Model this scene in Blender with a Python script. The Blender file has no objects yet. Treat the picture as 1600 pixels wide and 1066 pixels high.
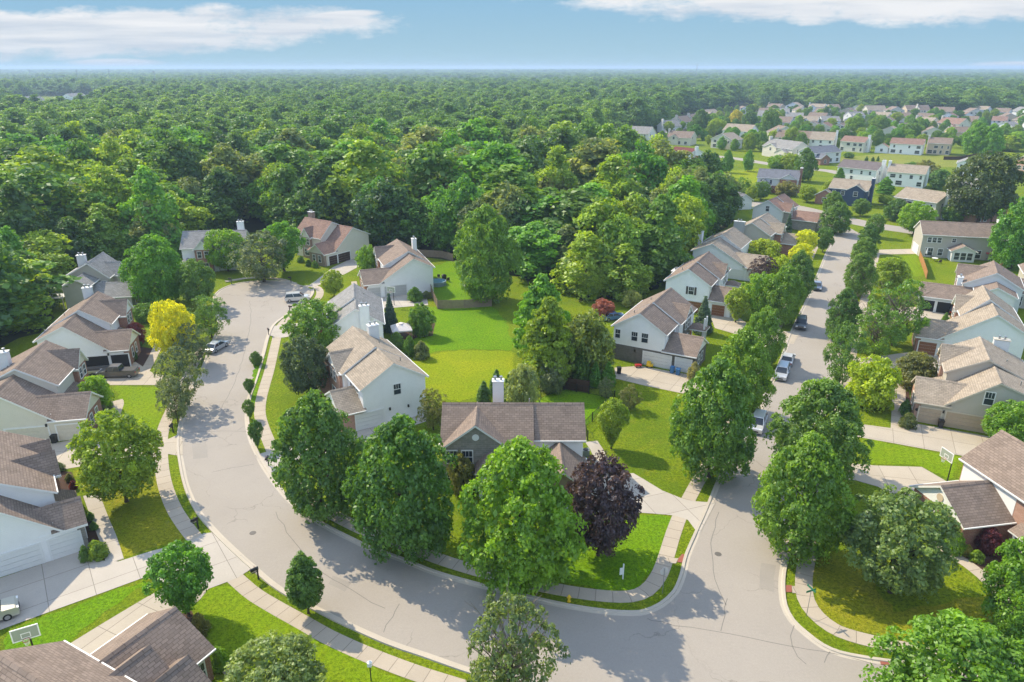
import bpy, math, random
import numpy as np
from mathutils import Vector
from mathutils.geometry import tessellate_polygon
R = math.radians
scene = bpy.context.scene
COL = scene.collection

# ------------------------------------------------------------------ camera, world, sun, exposure
F = 1110.0; PITCH = math.atan(427 / F); CP, SP = math.cos(PITCH), math.sin(PITCH); CAMH = 44.0
cam_d = bpy.data.cameras.new('camera'); cam = bpy.data.objects.new('camera', cam_d); COL.objects.link(cam)
cam.location = (0, 0, CAMH); cam.rotation_euler = (math.pi / 2 - PITCH, 0, 0)
cam_d.sensor_width = 36; cam_d.lens = F / 1600 * 36; cam_d.clip_start = 0.5; cam_d.clip_end = 60000
scene.camera = cam

SUN_EL, SUN_AZ = R(43), R(-51)            # azimuth from +Y, clockwise positive
world = bpy.data.worlds.new('World'); scene.world = world; world.use_nodes = True
wn, wl = world.node_tree.nodes, world.node_tree.links
wn.clear()
def N(nodes, t, **kw):
    n = nodes.new(t)
    for k, v in kw.items():
        setattr(n, k, v)
    return n
SKY_STRENGTH = 0.15
sky = N(wn, 'ShaderNodeTexSky', sky_type='NISHITA', sun_disc=False)
sky.sun_elevation = SUN_EL; sky.sun_rotation = SUN_AZ % (2 * math.pi)
sky.air_density = 1.0; sky.dust_density = 0.0; sky.ozone_density = 4.0; sky.altitude = 0
def wmath(op, a, b=None, clamp=False):
    n = N(wn, 'ShaderNodeMath', operation=op, use_clamp=clamp)
    for i, s in enumerate((a, b)):
        if s is None: continue
        if isinstance(s, (int, float)): n.inputs[i].default_value = s
        else: wl.new(s, n.inputs[i])
    return n.outputs[0]
tc = N(wn, 'ShaderNodeTexCoord'); sx = N(wn, 'ShaderNodeSeparateXYZ'); wl.new(tc.outputs['Generated'], sx.inputs[0])
ay = wmath('MAXIMUM', wmath('ABSOLUTE', sx.outputs[1]), 0.05)
U_ = wmath('DIVIDE', sx.outputs[0], ay); V_ = wmath('DIVIDE', sx.outputs[2], ay)
cmb = N(wn, 'ShaderNodeCombineXYZ'); wl.new(U_, cmb.inputs[0]); wl.new(V_, cmb.inputs[1])
mp = N(wn, 'ShaderNodeMapping'); mp.inputs['Scale'].default_value = (11, 30, 1); wl.new(cmb.outputs[0], mp.inputs[0])
nz = N(wn, 'ShaderNodeTexNoise'); nz.inputs['Scale'].default_value = 1.0; nz.inputs['Detail'].default_value = 12; nz.inputs['Roughness'].default_value = 0.66
wl.new(mp.outputs[0], nz.inputs['Vector'])
mp2 = N(wn, 'ShaderNodeMapping'); mp2.inputs['Scale'].default_value = (5, 70, 1); mp2.inputs['Location'].default_value = (3, 2, 0); wl.new(cmb.outputs[0], mp2.inputs[0])
nz2 = N(wn, 'ShaderNodeTexNoise'); nz2.inputs['Scale'].default_value = 1.0; nz2.inputs['Detail'].default_value = 6
wl.new(mp2.outputs[0], nz2.inputs['Vector'])
def cloud(u0, v0, a, b, slope=0.0, amp=1.5):
    du = wmath('SUBTRACT', U_, u0)
    dv = wmath('SUBTRACT', wmath('SUBTRACT', V_, v0), wmath('MULTIPLY', du, slope))
    e = wmath('ADD', wmath('POWER', wmath('ABSOLUTE', wmath('DIVIDE', du, a)), 2.0), wmath('POWER', wmath('ABSOLUTE', wmath('DIVIDE', dv, b)), 2.0))
    s = wmath('ADD', wmath('SUBTRACT', 1.0, e), wmath('MULTIPLY', wmath('SUBTRACT', nz.outputs[0], 0.5), amp))
    return wmath('MULTIPLY', s, 1.6, True)
m = cloud(-0.58, 0.041, 0.46, 0.032, 0.03, 2.9)
for args in ((0.47, 0.083, 0.48, 0.034, -0.015, 2.9), (-0.52, 0.006, 0.07, 0.006, 0, .8), (0.66, 0.0035, 0.07, 0.005, 0, .8), (-0.22, 0.063, 0.06, 0.006, 0.06, .8)):
    m = wmath('MAXIMUM', m, cloud(*args))
m = wmath('MULTIPLY', m, wmath('GREATER_THAN', V_, 0.0))
def rgbmix(nodes, links, fac, a, b, blend='MIX'):
    n = N(nodes, 'ShaderNodeMix', data_type='RGBA', blend_type=blend)
    for s, k in ((fac, 0), (a, 6), (b, 7)):
        if isinstance(s, (int, float)): n.inputs[k].default_value = s
        elif isinstance(s, tuple): n.inputs[k].default_value = (*s[:3], 1)
        else: links.new(s, n.inputs[k])
    return n.outputs[2]
ccol = rgbmix(wn, wl, wmath('ADD', wmath('MULTIPLY', wmath('SUBTRACT', nz2.outputs[0], 0.40), 3.0), wmath('MULTIPLY', wmath('SUBTRACT', V_, 0.022), 9.0), True), (1.95, 2.12, 2.38), (2.95, 2.90, 2.90))
skyt = rgbmix(wn, wl, 1.0, sky.outputs[0], (1.0, 1.0, 0.95), 'MULTIPLY')
low = rgbmix(wn, wl, wmath('MULTIPLY', V_, 12.0, True), (1.24, 1.86, 2.18), (0.90, 1.62, 2.24))   # clear blue band above the horizon
skyt = rgbmix(wn, wl, wmath('MULTIPLY', wmath('SUBTRACT', sx.outputs[2], 0.10), 6.0, True), low, skyt)
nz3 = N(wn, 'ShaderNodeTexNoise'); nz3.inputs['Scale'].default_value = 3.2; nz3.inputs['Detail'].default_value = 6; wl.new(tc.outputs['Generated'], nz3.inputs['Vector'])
over = wmath('MULTIPLY', wmath('MULTIPLY', wmath('SUBTRACT', nz3.outputs[0], 0.47), 6.0, True), wmath('MULTIPLY', wmath('SUBTRACT', sx.outputs[2], 0.12), 5.0, True))   # unseen cloud cover overhead, added to lift and whiten the fill light
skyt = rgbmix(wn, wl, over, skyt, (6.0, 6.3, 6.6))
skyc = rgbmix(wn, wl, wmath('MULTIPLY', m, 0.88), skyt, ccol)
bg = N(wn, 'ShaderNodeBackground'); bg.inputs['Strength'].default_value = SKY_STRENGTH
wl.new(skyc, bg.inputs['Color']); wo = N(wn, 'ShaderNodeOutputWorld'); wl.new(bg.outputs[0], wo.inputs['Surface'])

sd = bpy.data.lights.new('sun', 'SUN'); sd.energy = 3.0; sd.angle = R(0.5); sd.color = (1.0, 0.86, 0.63)
sun = bpy.data.objects.new('sun', sd); COL.objects.link(sun)
sdir = Vector((math.sin(SUN_AZ) * math.cos(SUN_EL), math.cos(SUN_AZ) * math.cos(SUN_EL), math.sin(SUN_EL)))
sun.rotation_euler = (-sdir).to_track_quat('-Z', 'Y').to_euler(); sun.location = (-60, 60, 120)
scene.view_settings.view_transform = 'Standard'; scene.view_settings.look = 'None'
scene.view_settings.exposure = 1.12; scene.view_settings.gamma = 1.0
scene.render.engine = 'CYCLES'
cy = scene.cycles
cy.max_bounces = 6; cy.diffuse_bounces = 3; cy.glossy_bounces = 2; cy.transmission_bounces = 3; cy.volume_bounces = 0; cy.transparent_max_bounces = 4
cy.use_denoising = True; cy.caustics_reflective = False; cy.caustics_refractive = False
cy.use_adaptive_sampling = True; cy.adaptive_threshold = 0.02

# ------------------------------------------------------------------ helpers
def P(px, py, z=0.0):
    """ground point seen at a photo pixel (1600 x 1066)"""
    a = (px - 800) / F; b = (py - 533) / F
    t = (CAMH - z) / (b * CP + SP)
    return Vector((a * t, (CP - b * SP) * t, z))
def Q(x, y, z=0.0):
    f = y * CP + (CAMH - z) * SP; v = (CAMH - z) * CP - y * SP
    return 800 + F * x / f, 533 + F * v / f
def PP(pts, z=0.0): return [P(x, y, z) for x, y in pts]

class MB:
    def __init__(s): s.v = []; s.f = []; s.uv = []; s.m = []
    def face(s, pts, uv=None, m=0):
        i = len(s.v); s.v += [tuple(p) for p in pts]; s.f.append(tuple(range(i, i + len(pts))))
        s.uv.append(uv or [(0, 0)] * len(pts)); s.m.append(m)
    def box(s, x0, x1, y0, y1, z0, z1, m=0):
        p = [(x, y, z) for z in (z0, z1) for y in (y0, y1) for x in (x0, x1)]
        for q in ((0, 2, 3, 1), (4, 5, 7, 6), (0, 1, 5, 4), (2, 6, 7, 3), (0, 4, 6, 2), (1, 3, 7, 5)):
            s.face([p[i] for i in q], m=m)
    def tube(s, p0, p1, r0, r1, n=8, m=0, cap=True):
        p0 = Vector(p0); p1 = Vector(p1); d = (p1 - p0).normalized()
        a = d.orthogonal().normalized(); b = d.cross(a)
        A = [p0 + (a * math.cos(k * 2 * math.pi / n) + b * math.sin(k * 2 * math.pi / n)) * r0 for k in range(n)]
        B = [p1 + (a * math.cos(k * 2 * math.pi / n) + b * math.sin(k * 2 * math.pi / n)) * r1 for k in range(n)]
        for k in range(n):
            s.face([A[k], A[(k + 1) % n], B[(k + 1) % n], B[k]], m=m)
        if cap: s.face(B, m=m); s.face(A[::-1], m=m)
    def lathe(s, prof, n=12, c=(0, 0), m=0):
        for (r0, z0), (r1, z1) in zip(prof, prof[1:]):
            for k in range(n):
                a0, a1 = k * 2 * math.pi / n, (k + 1) * 2 * math.pi / n
                pts = [(c[0] + r0 * math.cos(a0), c[1] + r0 * math.sin(a0), z0), (c[0] + r0 * math.cos(a1), c[1] + r0 * math.sin(a1), z0),
                       (c[0] + r1 * math.cos(a1), c[1] + r1 * math.sin(a1), z1), (c[0] + r1 * math.cos(a0), c[1] + r1 * math.sin(a0), z1)]
                if r1 < 1e-5: pts = pts[:3]
                elif r0 < 1e-5: pts = [pts[0]] + pts[2:]
                s.face(pts, m=m)
    def prism(s, prof, x0, x1, ax='y', m=0):
        """profile of (a, z) extruded from x0 to x1 along ax"""
        def pt(a, z, e): return (a, e, z) if ax == 'y' else (e, a, z)
        s.face([pt(a, z, x0) for a, z in prof][::-1], m=m); s.face([pt(a, z, x1) for a, z in prof], m=m)
        for k in range(len(prof)):
            (a0, z0), (a1, z1) = prof[k], prof[(k + 1) % len(prof)]
            s.face([pt(a0, z0, x0), pt(a1, z1, x0), pt(a1, z1, x1), pt(a0, z0, x1)], m=m)
    def build(s, name, mats, parent=None, smooth=False, loc=None):
        me = bpy.data.meshes.new(name); me.from_pydata(s.v, [], s.f)
        if not isinstance(mats, (list, tuple)): mats = [mats]
        for m in mats: me.materials.append(m)
        if any(s.m): me.polygons.foreach_set('material_index', s.m)
        uvl = me.uv_layers.new(name='UVMap'); flat = [c for f in s.uv for p in f for c in p]; uvl.data.foreach_set('uv', flat)
        if smooth: me.polygons.foreach_set('use_smooth', [True] * len(s.f))
        me.update()
        return link(name, me, parent, loc)
def link(name, me, parent=None, loc=None):
    o = bpy.data.objects.new(name, me); COL.objects.link(o)
    if parent: o.parent = parent
    if loc is not None: o.location = loc
    return o
def tag(o, label=None, cat=None, group=None, kind=None):
    for k, v in (('label', label), ('category', cat), ('group', group), ('kind', kind)):
        if v: o[k] = v
    return o
def empty(name, loc, rz=0, **kw):
    o = bpy.data.objects.new(name, None); COL.objects.link(o); o.empty_display_size = 0.5
    o.location = loc; o.rotation_euler = (0, 0, rz); return tag(o, **kw)

# ------------------------------------------------------------------ materials
def new_mat(name):
    m = bpy.data.materials.new(name); m.use_nodes = True; nt = m.node_tree; nt.nodes.clear()
    return m, nt.nodes, nt.links
def principled(ns, ls, col, rough=0.8, spec=0.3, metal=0.0):
    b = N(ns, 'ShaderNodeBsdfPrincipled'); b.inputs['Roughness'].default_value = rough
    b.inputs['Specular IOR Level'].default_value = spec; b.inputs['Metallic'].default_value = metal
    if isinstance(col, tuple): b.inputs['Base Color'].default_value = (*col, 1)
    else: ls.new(col, b.inputs['Base Color'])
    o = N(ns, 'ShaderNodeOutputMaterial'); ls.new(b.outputs[0], o.inputs[0]); return b
def noise(ns, ls, vec, scale, detail=4, rough=0.6):
    n = N(ns, 'ShaderNodeTexNoise'); n.inputs['Scale'].default_value = scale; n.inputs['Detail'].default_value = detail; n.inputs['Roughness'].default_value = rough
    ls.new(vec, n.inputs['Vector']); return n.outputs[0]
def ramp(ns, ls, fac, stops):
    r = N(ns, 'ShaderNodeValToRGB'); ls.new(fac, r.inputs[0]); e = r.color_ramp.elements
    while len(e) < len(stops): e.new(0.5)
    for k, (p, c) in enumerate(stops):
        e[k].position = p; e[k].color = (*c, 1) if isinstance(c, tuple) else (c, c, c, 1)
    return r.outputs[0]
def pos(ns): return N(ns, 'ShaderNodeNewGeometry').outputs['Position']
def objc(ns): return N(ns, 'ShaderNodeTexCoord').outputs['Object']
def plain(name, col, rough=0.6, spec=0.4, metal=0.0, var=0.12, scale=3.0):
    m, ns, ls = new_mat(name); n = noise(ns, ls, objc(ns), scale)
    c = rgbmix(ns, ls, n, tuple(x * (1 - var) for x in col), tuple(min(1, x * (1 + var)) for x in col))
    principled(ns, ls, c, rough, spec, metal); return m
def bump(ns, ls, bsdf, h, strength=0.3, dist=0.1):
    b = N(ns, 'ShaderNodeBump'); b.inputs['Strength'].default_value = strength; b.inputs['Distance'].default_value = dist
    ls.new(h, b.inputs['Height']); ls.new(b.outputs[0], bsdf.inputs['Normal'])
def siding(name, col):
    m, ns, ls = new_mat(name); oc = objc(ns)
    w = N(ns, 'ShaderNodeTexWave', wave_type='BANDS', bands_direction='Z', wave_profile='SAW'); w.inputs['Scale'].default_value = 1.6; ls.new(oc, w.inputs['Vector'])
    n = noise(ns, ls, oc, 1.2, 5)
    c = rgbmix(ns, ls, n, tuple(x * .93 for x in col), tuple(min(.9, x * 1.05) for x in col))
    c = rgbmix(ns, ls, ramp(ns, ls, w.outputs[1], [(0.0, 0.14), (0.12, 0.0)]), c, tuple(x * .6 for x in col))
    b = principled(ns, ls, c, 0.55, 0.3); bump(ns, ls, b, w.outputs[1], 0.25, 0.03); return m
def brick(name, c1, c2, mortar, scale=1.0):
    m, ns, ls = new_mat(name); sp = N(ns, 'ShaderNodeSeparateXYZ'); ls.new(objc(ns), sp.inputs[0])
    a = N(ns, 'ShaderNodeMath', operation='ADD'); ls.new(sp.outputs[0], a.inputs[0]); ls.new(sp.outputs[1], a.inputs[1])
    cb = N(ns, 'ShaderNodeCombineXYZ'); ls.new(a.outputs[0], cb.inputs[0]); ls.new(sp.outputs[2], cb.inputs[1])
    t = N(ns, 'ShaderNodeTexBrick'); ls.new(cb.outputs[0], t.inputs['Vector'])
    t.inputs['Color1'].default_value = (*c1, 1); t.inputs['Color2'].default_value = (*c2, 1); t.inputs['Mortar'].default_value = (*mortar, 1)
    t.inputs['Scale'].default_value = 1.0; t.inputs['Brick Width'].default_value = .42 * scale; t.inputs['Row Height'].default_value = .16 * scale; t.inputs['Mortar Size'].default_value = .014 * scale
    n = noise(ns, ls, objc(ns), 2.5)
    c = rgbmix(ns, ls, ramp(ns, ls, n, [(.3, .0), (.75, .55)]), t.outputs[0], tuple(x * .7 for x in c1))
    principled(ns, ls, c, 0.85, 0.2); return m
def shingle(name, col, var=0.22):
    m, ns, ls = new_mat(name); uv = N(ns, 'ShaderNodeTexCoord').outputs['UV']
    t = N(ns, 'ShaderNodeTexBrick'); ls.new(uv, t.inputs['Vector'])
    t.inputs['Color1'].default_value = (*[x * (1 - var) for x in col], 1); t.inputs['Color2'].default_value = (*[x * (1 + var) for x in col], 1)
    t.inputs['Mortar'].default_value = (*[x * .45 for x in col], 1); t.inputs['Scale'].default_value = 1.0
    t.inputs['Brick Width'].default_value = .55; t.inputs['Row Height'].default_value = .27; t.inputs['Mortar Size'].default_value = .03; t.inputs['Mortar Smooth'].default_value = .4; t.inputs['Bias'].default_value = 0.0
    n1 = noise(ns, ls, uv, 9, 3, .7); n2 = noise(ns, ls, uv, .45, 4)
    c = rgbmix(ns, ls, ramp(ns, ls, n1, [(.35, .45), (.65, .0)]), t.outputs[0], tuple(x * .62 for x in col))
    c = rgbmix(ns, ls, ramp(ns, ls, n2, [(.35, .0), (.7, .35)]), c, tuple(min(1, x * 1.35) for x in col))
    b = principled(ns, ls, c, 0.9, 0.15); bump(ns, ls, b, t.outputs[1], -0.4, 0.05); return m
def concrete(name, col, joint=None, var=0.14):
    m, ns, ls = new_mat(name); ps = pos(ns)
    n = noise(ns, ls, ps, .35, 6); n2 = noise(ns, ls, ps, 7, 4, .7)
    c = rgbmix(ns, ls, n, tuple(x * (1 - var) for x in col), tuple(x * (1 + var) for x in col))
    c = rgbmix(ns, ls, ramp(ns, ls, n2, [(.45, .0), (.8, .25)]), c, tuple(x * .6 for x in col))
    if joint:
        uv = N(ns, 'ShaderNodeTexCoord').outputs['UV']; t = N(ns, 'ShaderNodeTexBrick'); t.offset = 0.0; ls.new(uv, t.inputs['Vector'])
        t.inputs['Color1'].default_value = (0, 0, 0, 1); t.inputs['Color2'].default_value = (0.12, .12, .12, 1); t.inputs['Mortar'].default_value = (.75, .75, .75, 1)
        t.inputs['Scale'].default_value = 1; t.inputs['Brick Width'].default_value = joint[0]; t.inputs['Row Height'].default_value = joint[1]; t.inputs['Mortar Size'].default_value = .035; t.inputs['Mortar Smooth'].default_value = .3
        c = rgbmix(ns, ls, t.outputs[0], c, tuple(x * .33 for x in col))
    b = principled(ns, ls, c, 0.9, 0.2); bump(ns, ls, b, n2, .15, .03); return m
def road_mat(name, col):
    m, ns, ls = new_mat(name); ps = pos(ns)
    n = noise(ns, ls, ps, .12, 6, .65); n2 = noise(ns, ls, ps, 5, 5, .75); n3 = noise(ns, ls, ps, .7, 5, .7)
    c = rgbmix(ns, ls, n, tuple(x * .86 for x in col), tuple(x * 1.1 for x in col))
    c = rgbmix(ns, ls, ramp(ns, ls, n2, [(.4, 0.), (.85, .35)]), c, tuple(x * .6 for x in col))
    c = rgbmix(ns, ls, ramp(ns, ls, n3, [(.55, 0.), (.8, .30)]), c, tuple(x * .72 for x in col))
    d = N(ns, 'ShaderNodeVectorMath', operation='ADD'); nn = N(ns, 'ShaderNodeTexNoise'); nn.inputs['Scale'].default_value = .6; nn.inputs['Detail'].default_value = 5; ls.new(ps, nn.inputs['Vector'])
    sc = N(ns, 'ShaderNodeVectorMath', operation='SCALE'); sc.inputs[3].default_value = 2.2; ls.new(nn.outputs[1], sc.inputs[0]); ls.new(ps, d.inputs[0]); ls.new(sc.outputs[0], d.inputs[1])
    vo = N(ns, 'ShaderNodeTexVoronoi', feature='DISTANCE_TO_EDGE'); vo.inputs['Scale'].default_value = .13; ls.new(d.outputs[0], vo.inputs['Vector'])
    cr = ramp(ns, ls, vo.outputs[0], [(0.0, .5), (.006, .0)])
    gate = ramp(ns, ls, noise(ns, ls, ps, .09, 2), [(.48, 0.), (.56, 1.)])
    cr = rgbmix(ns, ls, 1.0, cr, gate, 'MULTIPLY')
    c = rgbmix(ns, ls, cr, c, tuple(x * .35 for x in col))
    b = principled(ns, ls, c, 0.92, 0.2); bump(ns, ls, b, n2, .2, .02); return m
def grass_mat(name, cols, dry=(.33, .29, .03), dryamt=.4, stripe=0.0, yaw=0.0):
    m, ns, ls = new_mat(name); ps = pos(ns)
    n = noise(ns, ls, ps, .09, 5, .6); n2 = noise(ns, ls, ps, .55, 6, .7); n3 = noise(ns, ls, ps, 3.2, 5, .85); n4 = noise(ns, ls, ps, 9, 3, .85)
    c = ramp(ns, ls, n, [(.36, cols[0]), (.5, cols[1]), (.63, cols[2])])
    c = rgbmix(ns, ls, ramp(ns, ls, n2, [(.50, 0.), (.66, dryamt)]), c, dry)
    c = rgbmix(ns, ls, ramp(ns, ls, n3, [(.40, .95), (.60, 0.)]), c, tuple(x * .45 for x in cols[0]))
    c = rgbmix(ns, ls, ramp(ns, ls, n4, [(.5, 0.), (.7, .55)]), c, tuple(x * 1.5 for x in cols[2]))
    if stripe:
        mpn = N(ns, 'ShaderNodeMapping'); mpn.inputs['Rotation'].default_value = (0, 0, yaw); ls.new(ps, mpn.inputs[0])
        w = N(ns, 'ShaderNodeTexWave', wave_type='BANDS', bands_direction='X'); w.inputs['Scale'].default_value = .30; w.inputs['Distortion'].default_value = .6; ls.new(mpn.outputs[0], w.inputs['Vector'])
        c = rgbmix(ns, ls, ramp(ns, ls, w.outputs[1], [(.3, 0.), (.7, stripe)]), c, tuple(x * 1.5 for x in cols[1]))
    b = principled(ns, ls, c, 0.95, 0.1); bump(ns, ls, b, n3, .6, .12); return m
def leaf_mat(name, trans=0.40):
    m, ns, ls = new_mat(name); oi = N(ns, 'ShaderNodeObjectInfo')
    at = N(ns, 'ShaderNodeAttribute', attribute_name='tone')
    col = oi.outputs['Color']
    lo = rgbmix(ns, ls, 1.0, col, (.60, .66, .80), 'MULTIPLY'); hi = rgbmix(ns, ls, 1.0, col, (1.6, 1.45, .95), 'MULTIPLY')
    c = rgbmix(ns, ls, at.outputs['Fac'], lo, hi)
    rr = rgbmix(ns, ls, oi.outputs['Random'], (.98, 1.06, 1.12), (1.55, 1.42, 1.1))
    c = rgbmix(ns, ls, 1.0, c, rr, 'MULTIPLY')
    pn = noise(ns, ls, oi.outputs['Location'], .006, 3, .6)
    c = rgbmix(ns, ls, 1.0, c, ramp(ns, ls, pn, [(.36, (.78, .86, 1.0)), (.52, (1.0, 1.0, 1.0)), (.64, (1.22, 1.14, .95))]), 'MULTIPLY')
    d = N(ns, 'ShaderNodeBsdfDiffuse'); ls.new(c, d.inputs[0])
    t = N(ns, 'ShaderNodeBsdfTranslucent'); ct = rgbmix(ns, ls, 1.0, c, (1.55, 1.45, .6), 'MULTIPLY'); ls.new(ct, t.inputs[0])
    mx = N(ns, 'ShaderNodeMixShader'); mx.inputs[0].default_value = trans; ls.new(d.outputs[0], mx.inputs[1]); ls.new(t.outputs[0], mx.inputs[2])
    g = N(ns, 'ShaderNodeBsdfGlossy'); g.inputs['Roughness'].default_value = .5; g.inputs['Color'].default_value = (.9, .95, 1, 1)
    m2 = N(ns, 'ShaderNodeMixShader'); m2.inputs[0].default_value = .035; ls.new(mx.outputs[0], m2.inputs[1]); ls.new(g.outputs[0], m2.inputs[2])
    o = N(ns, 'ShaderNodeOutputMaterial'); ls.new(m2.outputs[0], o.inputs[0]); return m
def glass_mat(name, col=(.03, .04, .05)):
    m, ns, ls = new_mat(name); principled(ns, ls, col, .08, .6); return m

M = dict(
    white=siding('white_siding', (.82, .82, .81)), cream=siding('cream_siding', (.66, .62, .53)), greige=siding('greige_siding', (.46, .43, .37)),
    tan=siding('tan_siding', (.58, .47, .34)), grey=siding('grey_siding', (.40, .40, .39)), lgrey=siding('light_grey_siding', (.68, .69, .69)), blue=siding('blue_siding', (.04, .068, .135)),
    brick=brick('red_brick', (.30, .13, .09), (.36, .18, .12), (.40, .34, .29)), tbrick=brick('tan_brick', (.36, .27, .20), (.28, .19, .14), (.42, .36, .30)),
    stone=brick('grey_stone', (.24, .23, .20), (.33, .30, .26), (.36, .34, .31), 1.6), pink=brick('pink_brick', (.46, .27, .20), (.38, .21, .15), (.46, .38, .32)),
    gbrick=brick('grey_brick', (.13, .12, .105), (.17, .15, .13), (.19, .175, .155)),
    r_brown=shingle('brown_shingles', (.245, .190, .155)), r_tan=shingle('tan_shingles', (.34, .285, .225)), r_grey=shingle('grey_shingles', (.27, .265, .26)),
    r_dark=shingle('dark_shingles', (.17, .145, .145)), r_red=shingle('reddish_shingles', (.27, .175, .14)), r_maroon=shingle('maroon_shingles', (.17, .055, .05)), r_blue=shingle('slate_shingles', (.17, .18, .21)),
    trim=plain('white_trim', (.74, .74, .72), .5, .4, 0, .05), trimtan=plain('tan_trim', (.55, .49, .40), .5), garage_w=plain('white_garage_door', (.70, .70, .68), .5, .4, 0, .05), garage_t=plain('tan_garage_door', (.42, .33, .24), .5),
    garage_b=plain('brown_garage_door', (.23, .10, .05), .5), garage_d=plain('dark_garage_door', (.06, .035, .03), .5), garage_c=plain('cream_garage_door', (.60, .55, .45), .5), garage_g=plain('grey_garage_door', (.45, .45, .44), .5),
    open=plain('garage_shade_panel', (.02, .018, .016), .9), glass=glass_mat('window_glass'), shutter=plain('brown_shutter', (.07, .055, .045)),
    road=road_mat('road_surface', (.345, .312, .275)), seam=plain('tar_seam', (.185, .17, .155), .9), patch=concrete('road_patch', (.30, .275, .245)), walk=concrete('sidewalk_concrete', (.44, .38, .305), (1.5, 20.0)), kerb=concrete('kerb_concrete', (.47, .42, .35)),
    drive=concrete('driveway_concrete', (.44, .385, .31), (3.4, 3.4)), drive_w=concrete('pale_driveway_concrete', (.45, .41, .36), (3.6, 3.6)),
    grass=grass_mat('lawn_grass', ((.110, .185, .006), (.165, .240, .007), (.215, .270, .009))),
    lawn_v=grass_mat('vivid_lawn', ((.110, .245, .004), (.145, .285, .005), (.180, .310, .006)), dryamt=.15),
    lawn_y=grass_mat('yellow_lawn', ((.200, .285, .006), (.245, .315, .007), (.30, .340, .009)), dry=(.40, .36, .02), dryamt=.3),
    lawn_s=grass_mat('striped_lawn', ((.150, .255, .005), (.180, .285, .006), (.22, .305, .008)), dry=(.30, .31, .02), dryamt=.35, stripe=.09, yaw=R(20)),
    lawn_d=grass_mat('dry_lawn', ((.180, .230, .010), (.235, .255, .012), (.29, .275, .016)), dry=(.36, .29, .04), dryamt=.55),
    forest_floor=plain('forest_floor', (.045, .05, .022), .95, .1, 0, .4, .3), mulch=plain('mulch', (.075, .045, .032), .95, .1, 0, .35, 4), redpad=plain('red_paver', (.28, .10, .07), .9, .2),
    leaf=leaf_mat('leaf'), bark=plain('bark', (.085, .065, .05), .95, .1, 0, .3, 6), twig=plain('bare_twig', (.22, .18, .14), .95, .1),
    black=plain('black_paint', (.015, .015, .016), .4), metal=plain('grey_metal', (.35, .36, .37), .35, .5, .6), wood=plain('fence_wood', (.22, .17, .125), .9, .1, 0, .3, 2), wood_o=plain('orange_fence_wood', (.40, .20, .075), .9, .1, 0, .25, 2), wood_d=plain('dark_fence_wood', (.075, .045, .032), .9, .1, 0, .3, 2),
    wpaint=plain('white_paint', (.80, .80, .79), .4, .5, 0, .03), yellow=plain('yellow_paint', (.75, .48, .02), .45), green=plain('green_sign_paint', (.02, .17, .09), .45), red=plain('red_paint', (.40, .03, .03), .4), bluep=plain('blue_plastic', (.04, .16, .36), .5), tyre=plain('tyre_rubber', (.015, .015, .015), .9), rim=plain('wheel_rim', (.5, .5, .52), .3, .5, .8),
    lamp=plain('headlight', (.8, .8, .8), .15, .6), tail=plain('taillight', (.35, .01, .01), .25, .6), pool=plain('pool_water', (.12, .25, .33), .1, .5), field=grass_mat('far_field', ((.20, .24, .04), (.24, .27, .045), (.28, .29, .05)), dryamt=.3))
def paint(name, col, metal=.3):
    m, ns, ls = new_mat(name); b = principled(ns, ls, col, .28, .5, metal); b.inputs['Coat Weight'].default_value = .6; return m

# ------------------------------------------------------------------ setting: ground, roads, paths
def spline(pts, step=0.8):
    pts = [Vector(p) for p in pts]; out = []
    ext = [2 * pts[0] - pts[1]] + pts + [2 * pts[-1] - pts[-2]]
    for i in range(1, len(ext) - 2):
        p0, p1, p2, p3 = ext[i - 1:i + 3]; n = max(2, int((p2 - p1).length / step))
        for k in range(n):
            t = k / n
            out.append(0.5 * ((2 * p1) + (p2 - p0) * t + (2 * p0 - 5 * p1 + 4 * p2 - p3) * t * t + (3 * p1 - p0 - 3 * p2 + p3) * t ** 3))
    out.append(pts[-1]); return out
def ragged(pts, step=.9, amp=.28):
    out = []; rr = random.Random(5)
    for a, b in zip(pts, pts[1:] + pts[:1]):
        n = max(1, int((b - a).length / step))
        for k in range(n): out.append(a.lerp(b, k / n) + Vector((rr.uniform(-amp, amp), rr.uniform(-amp, amp), 0)))
    return out
def sheet(name, mat, pts, z, yaw=0.0, kind='structure'):
    vs = [Vector((p[0], p[1], z)) for p in pts]; mb = MB()
    c, s = math.cos(yaw), math.sin(yaw)
    for tri in tessellate_polygon([vs]):
        q = [vs[i] for i in tri]
        n = (q[1] - q[0]).cross(q[2] - q[0])
        if n.z < 0: q = q[::-1]
        mb.face(q, [(p.x * c + p.y * s, -p.x * s + p.y * c) for p in q])
    o = mb.build(name, mat); return tag(o, kind=kind)
def normals(pts):
    out = []
    for i in range(len(pts)):
        a = pts[max(0, i - 1)]; b = pts[min(len(pts) - 1, i + 1)]; d = (b - a); d.z = 0; d.normalize()
        out.append(Vector((-d.y, d.x, 0)))
    return out
def sweep(name, mat, pts, prof):
    """strip along pts; prof = (offset to the left, z)"""
    ns = normals(pts); mb = MB(); L = 0
    for i in range(len(pts) - 1):
        l1 = L + (pts[i + 1] - pts[i]).length
        for (o0, z0), (o1, z1) in zip(prof, prof[1:]):
            a = pts[i] + ns[i] * o0; b = pts[i] + ns[i] * o1; c = pts[i + 1] + ns[i + 1] * o1; d = pts[i + 1] + ns[i + 1] * o0
            mb.face([(a.x, a.y, z0), (d.x, d.y, z0), (c.x, c.y, z1), (b.x, b.y, z1)][::1], [(L, o0 + 10), (l1, o0 + 10), (l1, o1 + 10), (L, o1 + 10)])
        L = l1
    return tag(mb.build(name, mat), kind='structure')
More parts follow.
